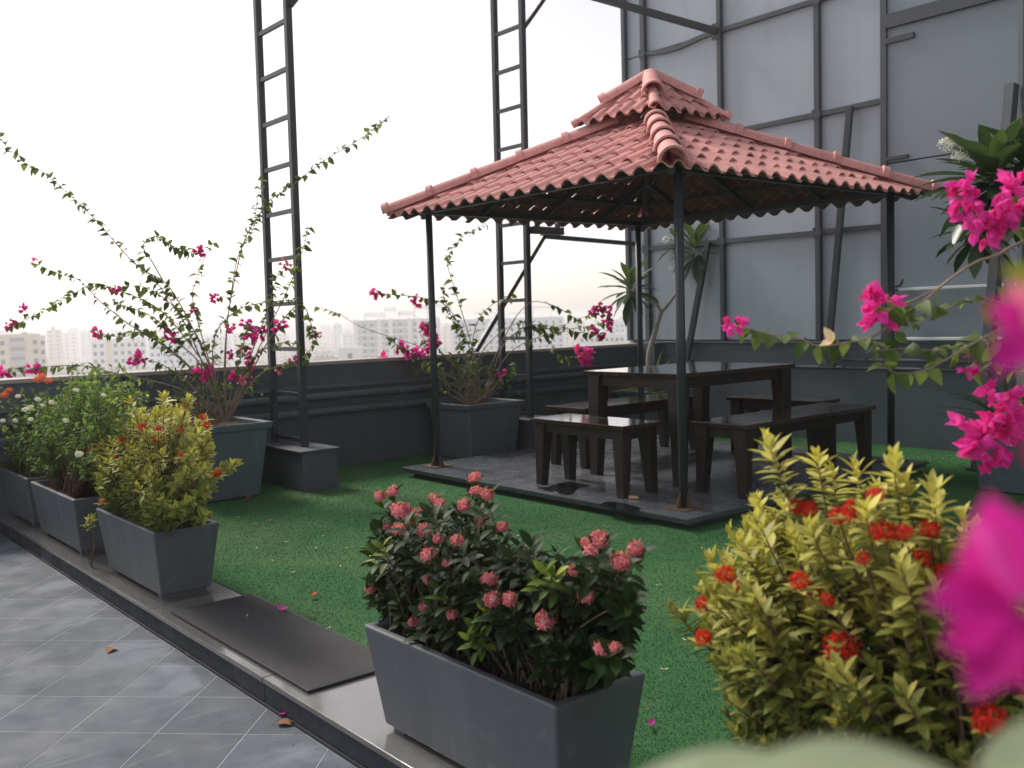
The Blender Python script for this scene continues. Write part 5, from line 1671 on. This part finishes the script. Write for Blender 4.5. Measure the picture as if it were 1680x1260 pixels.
block('apartment_building', 'white block of many small windows beside the panelled building', 950, 1024, 548, 430, CM['white'], 5, 9, 14, winrows=5)
block('apartment_building', 'tall faint block just left of the panelled building', 990, 1060, 528, 640, CM['blue'], 6, 8, 14, winrows=6)
block('house', 'small white house with one dark window below the long apartment block', 552, 592, 570, 300, CM['white'], 1, 1, 9, 'house', None, (), False, winrows=1)
# far towers and low blocks fading out
far = [(75, 100, 541, 800), (102, 125, 546, 900), (112, 128, 538, 1100), (130, 150, 543, 1000), (335, 375, 552, 700), (380, 418, 548, 800), (425, 470, 548, 900), (432, 450, 530, 1000), (505, 540, 546, 1300), (540, 575, 540, 1200), (500, 520, 541, 1700), (560, 580, 548, 900),
       (925, 955, 545, 800), (935, 970, 536, 1100), (725, 745, 534, 900), (20, 60, 545, 1300), (215, 240, 546, 900), (255, 290, 544, 1100), (300, 330, 545, 1300), (180, 205, 541, 1200), (150, 170, 548, 850), (350, 372, 542, 1400), (400, 425, 540, 1600), (470, 500, 543, 1500), (1000, 1020, 530, 1500)]
r2 = random.Random(4)
for i in range(95):
    a = r2.uniform(0, 1040); wd2 = r2.uniform(12, 34); dd = r2.uniform(800, 2100)
    far.append((a, a + wd2, 545 - a * 0.026 + r2.uniform(1, 26) * 900 / dd, dd))
FGp = 'faint distant blocks of the city'
for i, (a, b, y, dd) in enumerate(far):
    c = far_pt((a + b) / 2, dd)
    wdt = (far_pt(b, dd) - far_pt(a, dd)).length
    H = max(6, top_z((a + b) / 2, y, dd) - CZ)
    az_ = math.atan2(c.y, c.x) - math.pi / 2
    t_ = empty('distant_block', c, 'faint distant building block dissolving in the city haze', 'building', FGp, az_ + r2.uniform(-0.3, 0.3))
    m_ = CM[r2.choice(['white', 'white', 'blue', 'cream', 'grey', 'tan'])]
    dp = wdt * r2.uniform(0.5, 0.9)
    MB().box(-wdt / 2, wdt / 2, 0, dp, 0, H).build('wall', m_, t_)
    MB().box(-wdt * 0.2, wdt * 0.1, dp * 0.3, dp * 0.6, H, H + 2.4).build('stair_head', m_, t_)
    wb = MB()
    n_c = max(2, int(wdt / 4))
    for r_i in range(int(min(H, 24) / 3.2)):
        for ci in range(n_c):
            x = -wdt / 2 + wdt * (ci + 0.5) / n_c
            z = H - 1.8 - 3.2 * r_i
            wb.box(x - 0.7, x + 0.7, -0.15, -0.01, z - 0.7, z + 0.7)
    tag(wb.build('window_rows', MT['glass'], t_), kind='stuff')
# far-off trees: clumps of leaf-sized faces
L = []
def clump(px, dist, rad, hgt, n):
    c = far_pt(px, dist)
    for _ in range(n):
        v = rvec(0.45)
        p = c + Vector((v.x * rad, v.y * rad, hgt * (0.62 + 0.3 * v.z)))
        L.append((p, rvec(), Vector((0, 0, 1)) + rvec(0.5), rng.uniform(1.2, 2.8), rng.random()))
for px in np.arange(-20, 1060, 7):
    for _ in range(4):
        dd = rng.uniform(520, 1500)
        clump(px + yr(-4, 4), dd, yr(4, 8), yr(7, 13), 60)
for px in np.arange(498, 582, 5):
    clump(px, yr(480, 560), 8, yr(14, 19), 150)
for px in np.arange(922, 968, 6):
    clump(px, yr(440, 520), 8, yr(11, 16), 130)
MT['fartree'] = leafmat('far_tree_leaf', [(0.0, (0.02, 0.035, 0.018)), (1.0, (0.06, 0.085, 0.04))], 0.2, 0.7, 0.2, 0.5)
tag(link('far_woodland', leaf_mesh('far_woodland', 'bush', L, MT['fartree'])), 'scattered distant trees between the city blocks', 'trees', kind='stuff')

# haze
hz = MB().box(-3350, 450, -1050, 3250, CZ - 4.0, 9.0).mesh('haze', None) if False else None
mbh = MB().box(-3350, 450, -1050, 3250, CZ - 4.0, 9.0)
hm = bpy.data.materials.new('haze_air')
hm.use_nodes = True
hn = hm.node_tree
hn.nodes.clear()
ho = hn.nodes.new('ShaderNodeOutputMaterial')
hv = hn.nodes.new('ShaderNodeVolumePrincipled')
hv.inputs['Color'].default_value = (0.965, 0.96, 0.965, 1)
hv.inputs['Density'].default_value = 0.0011
hv.inputs['Anisotropy'].default_value = 0.35
hn.links.new(hv.outputs[0], ho.inputs['Volume'])
tag(mbh.build('haze', hm), 'pale haze hanging over the whole city', 'haze', kind='stuff')
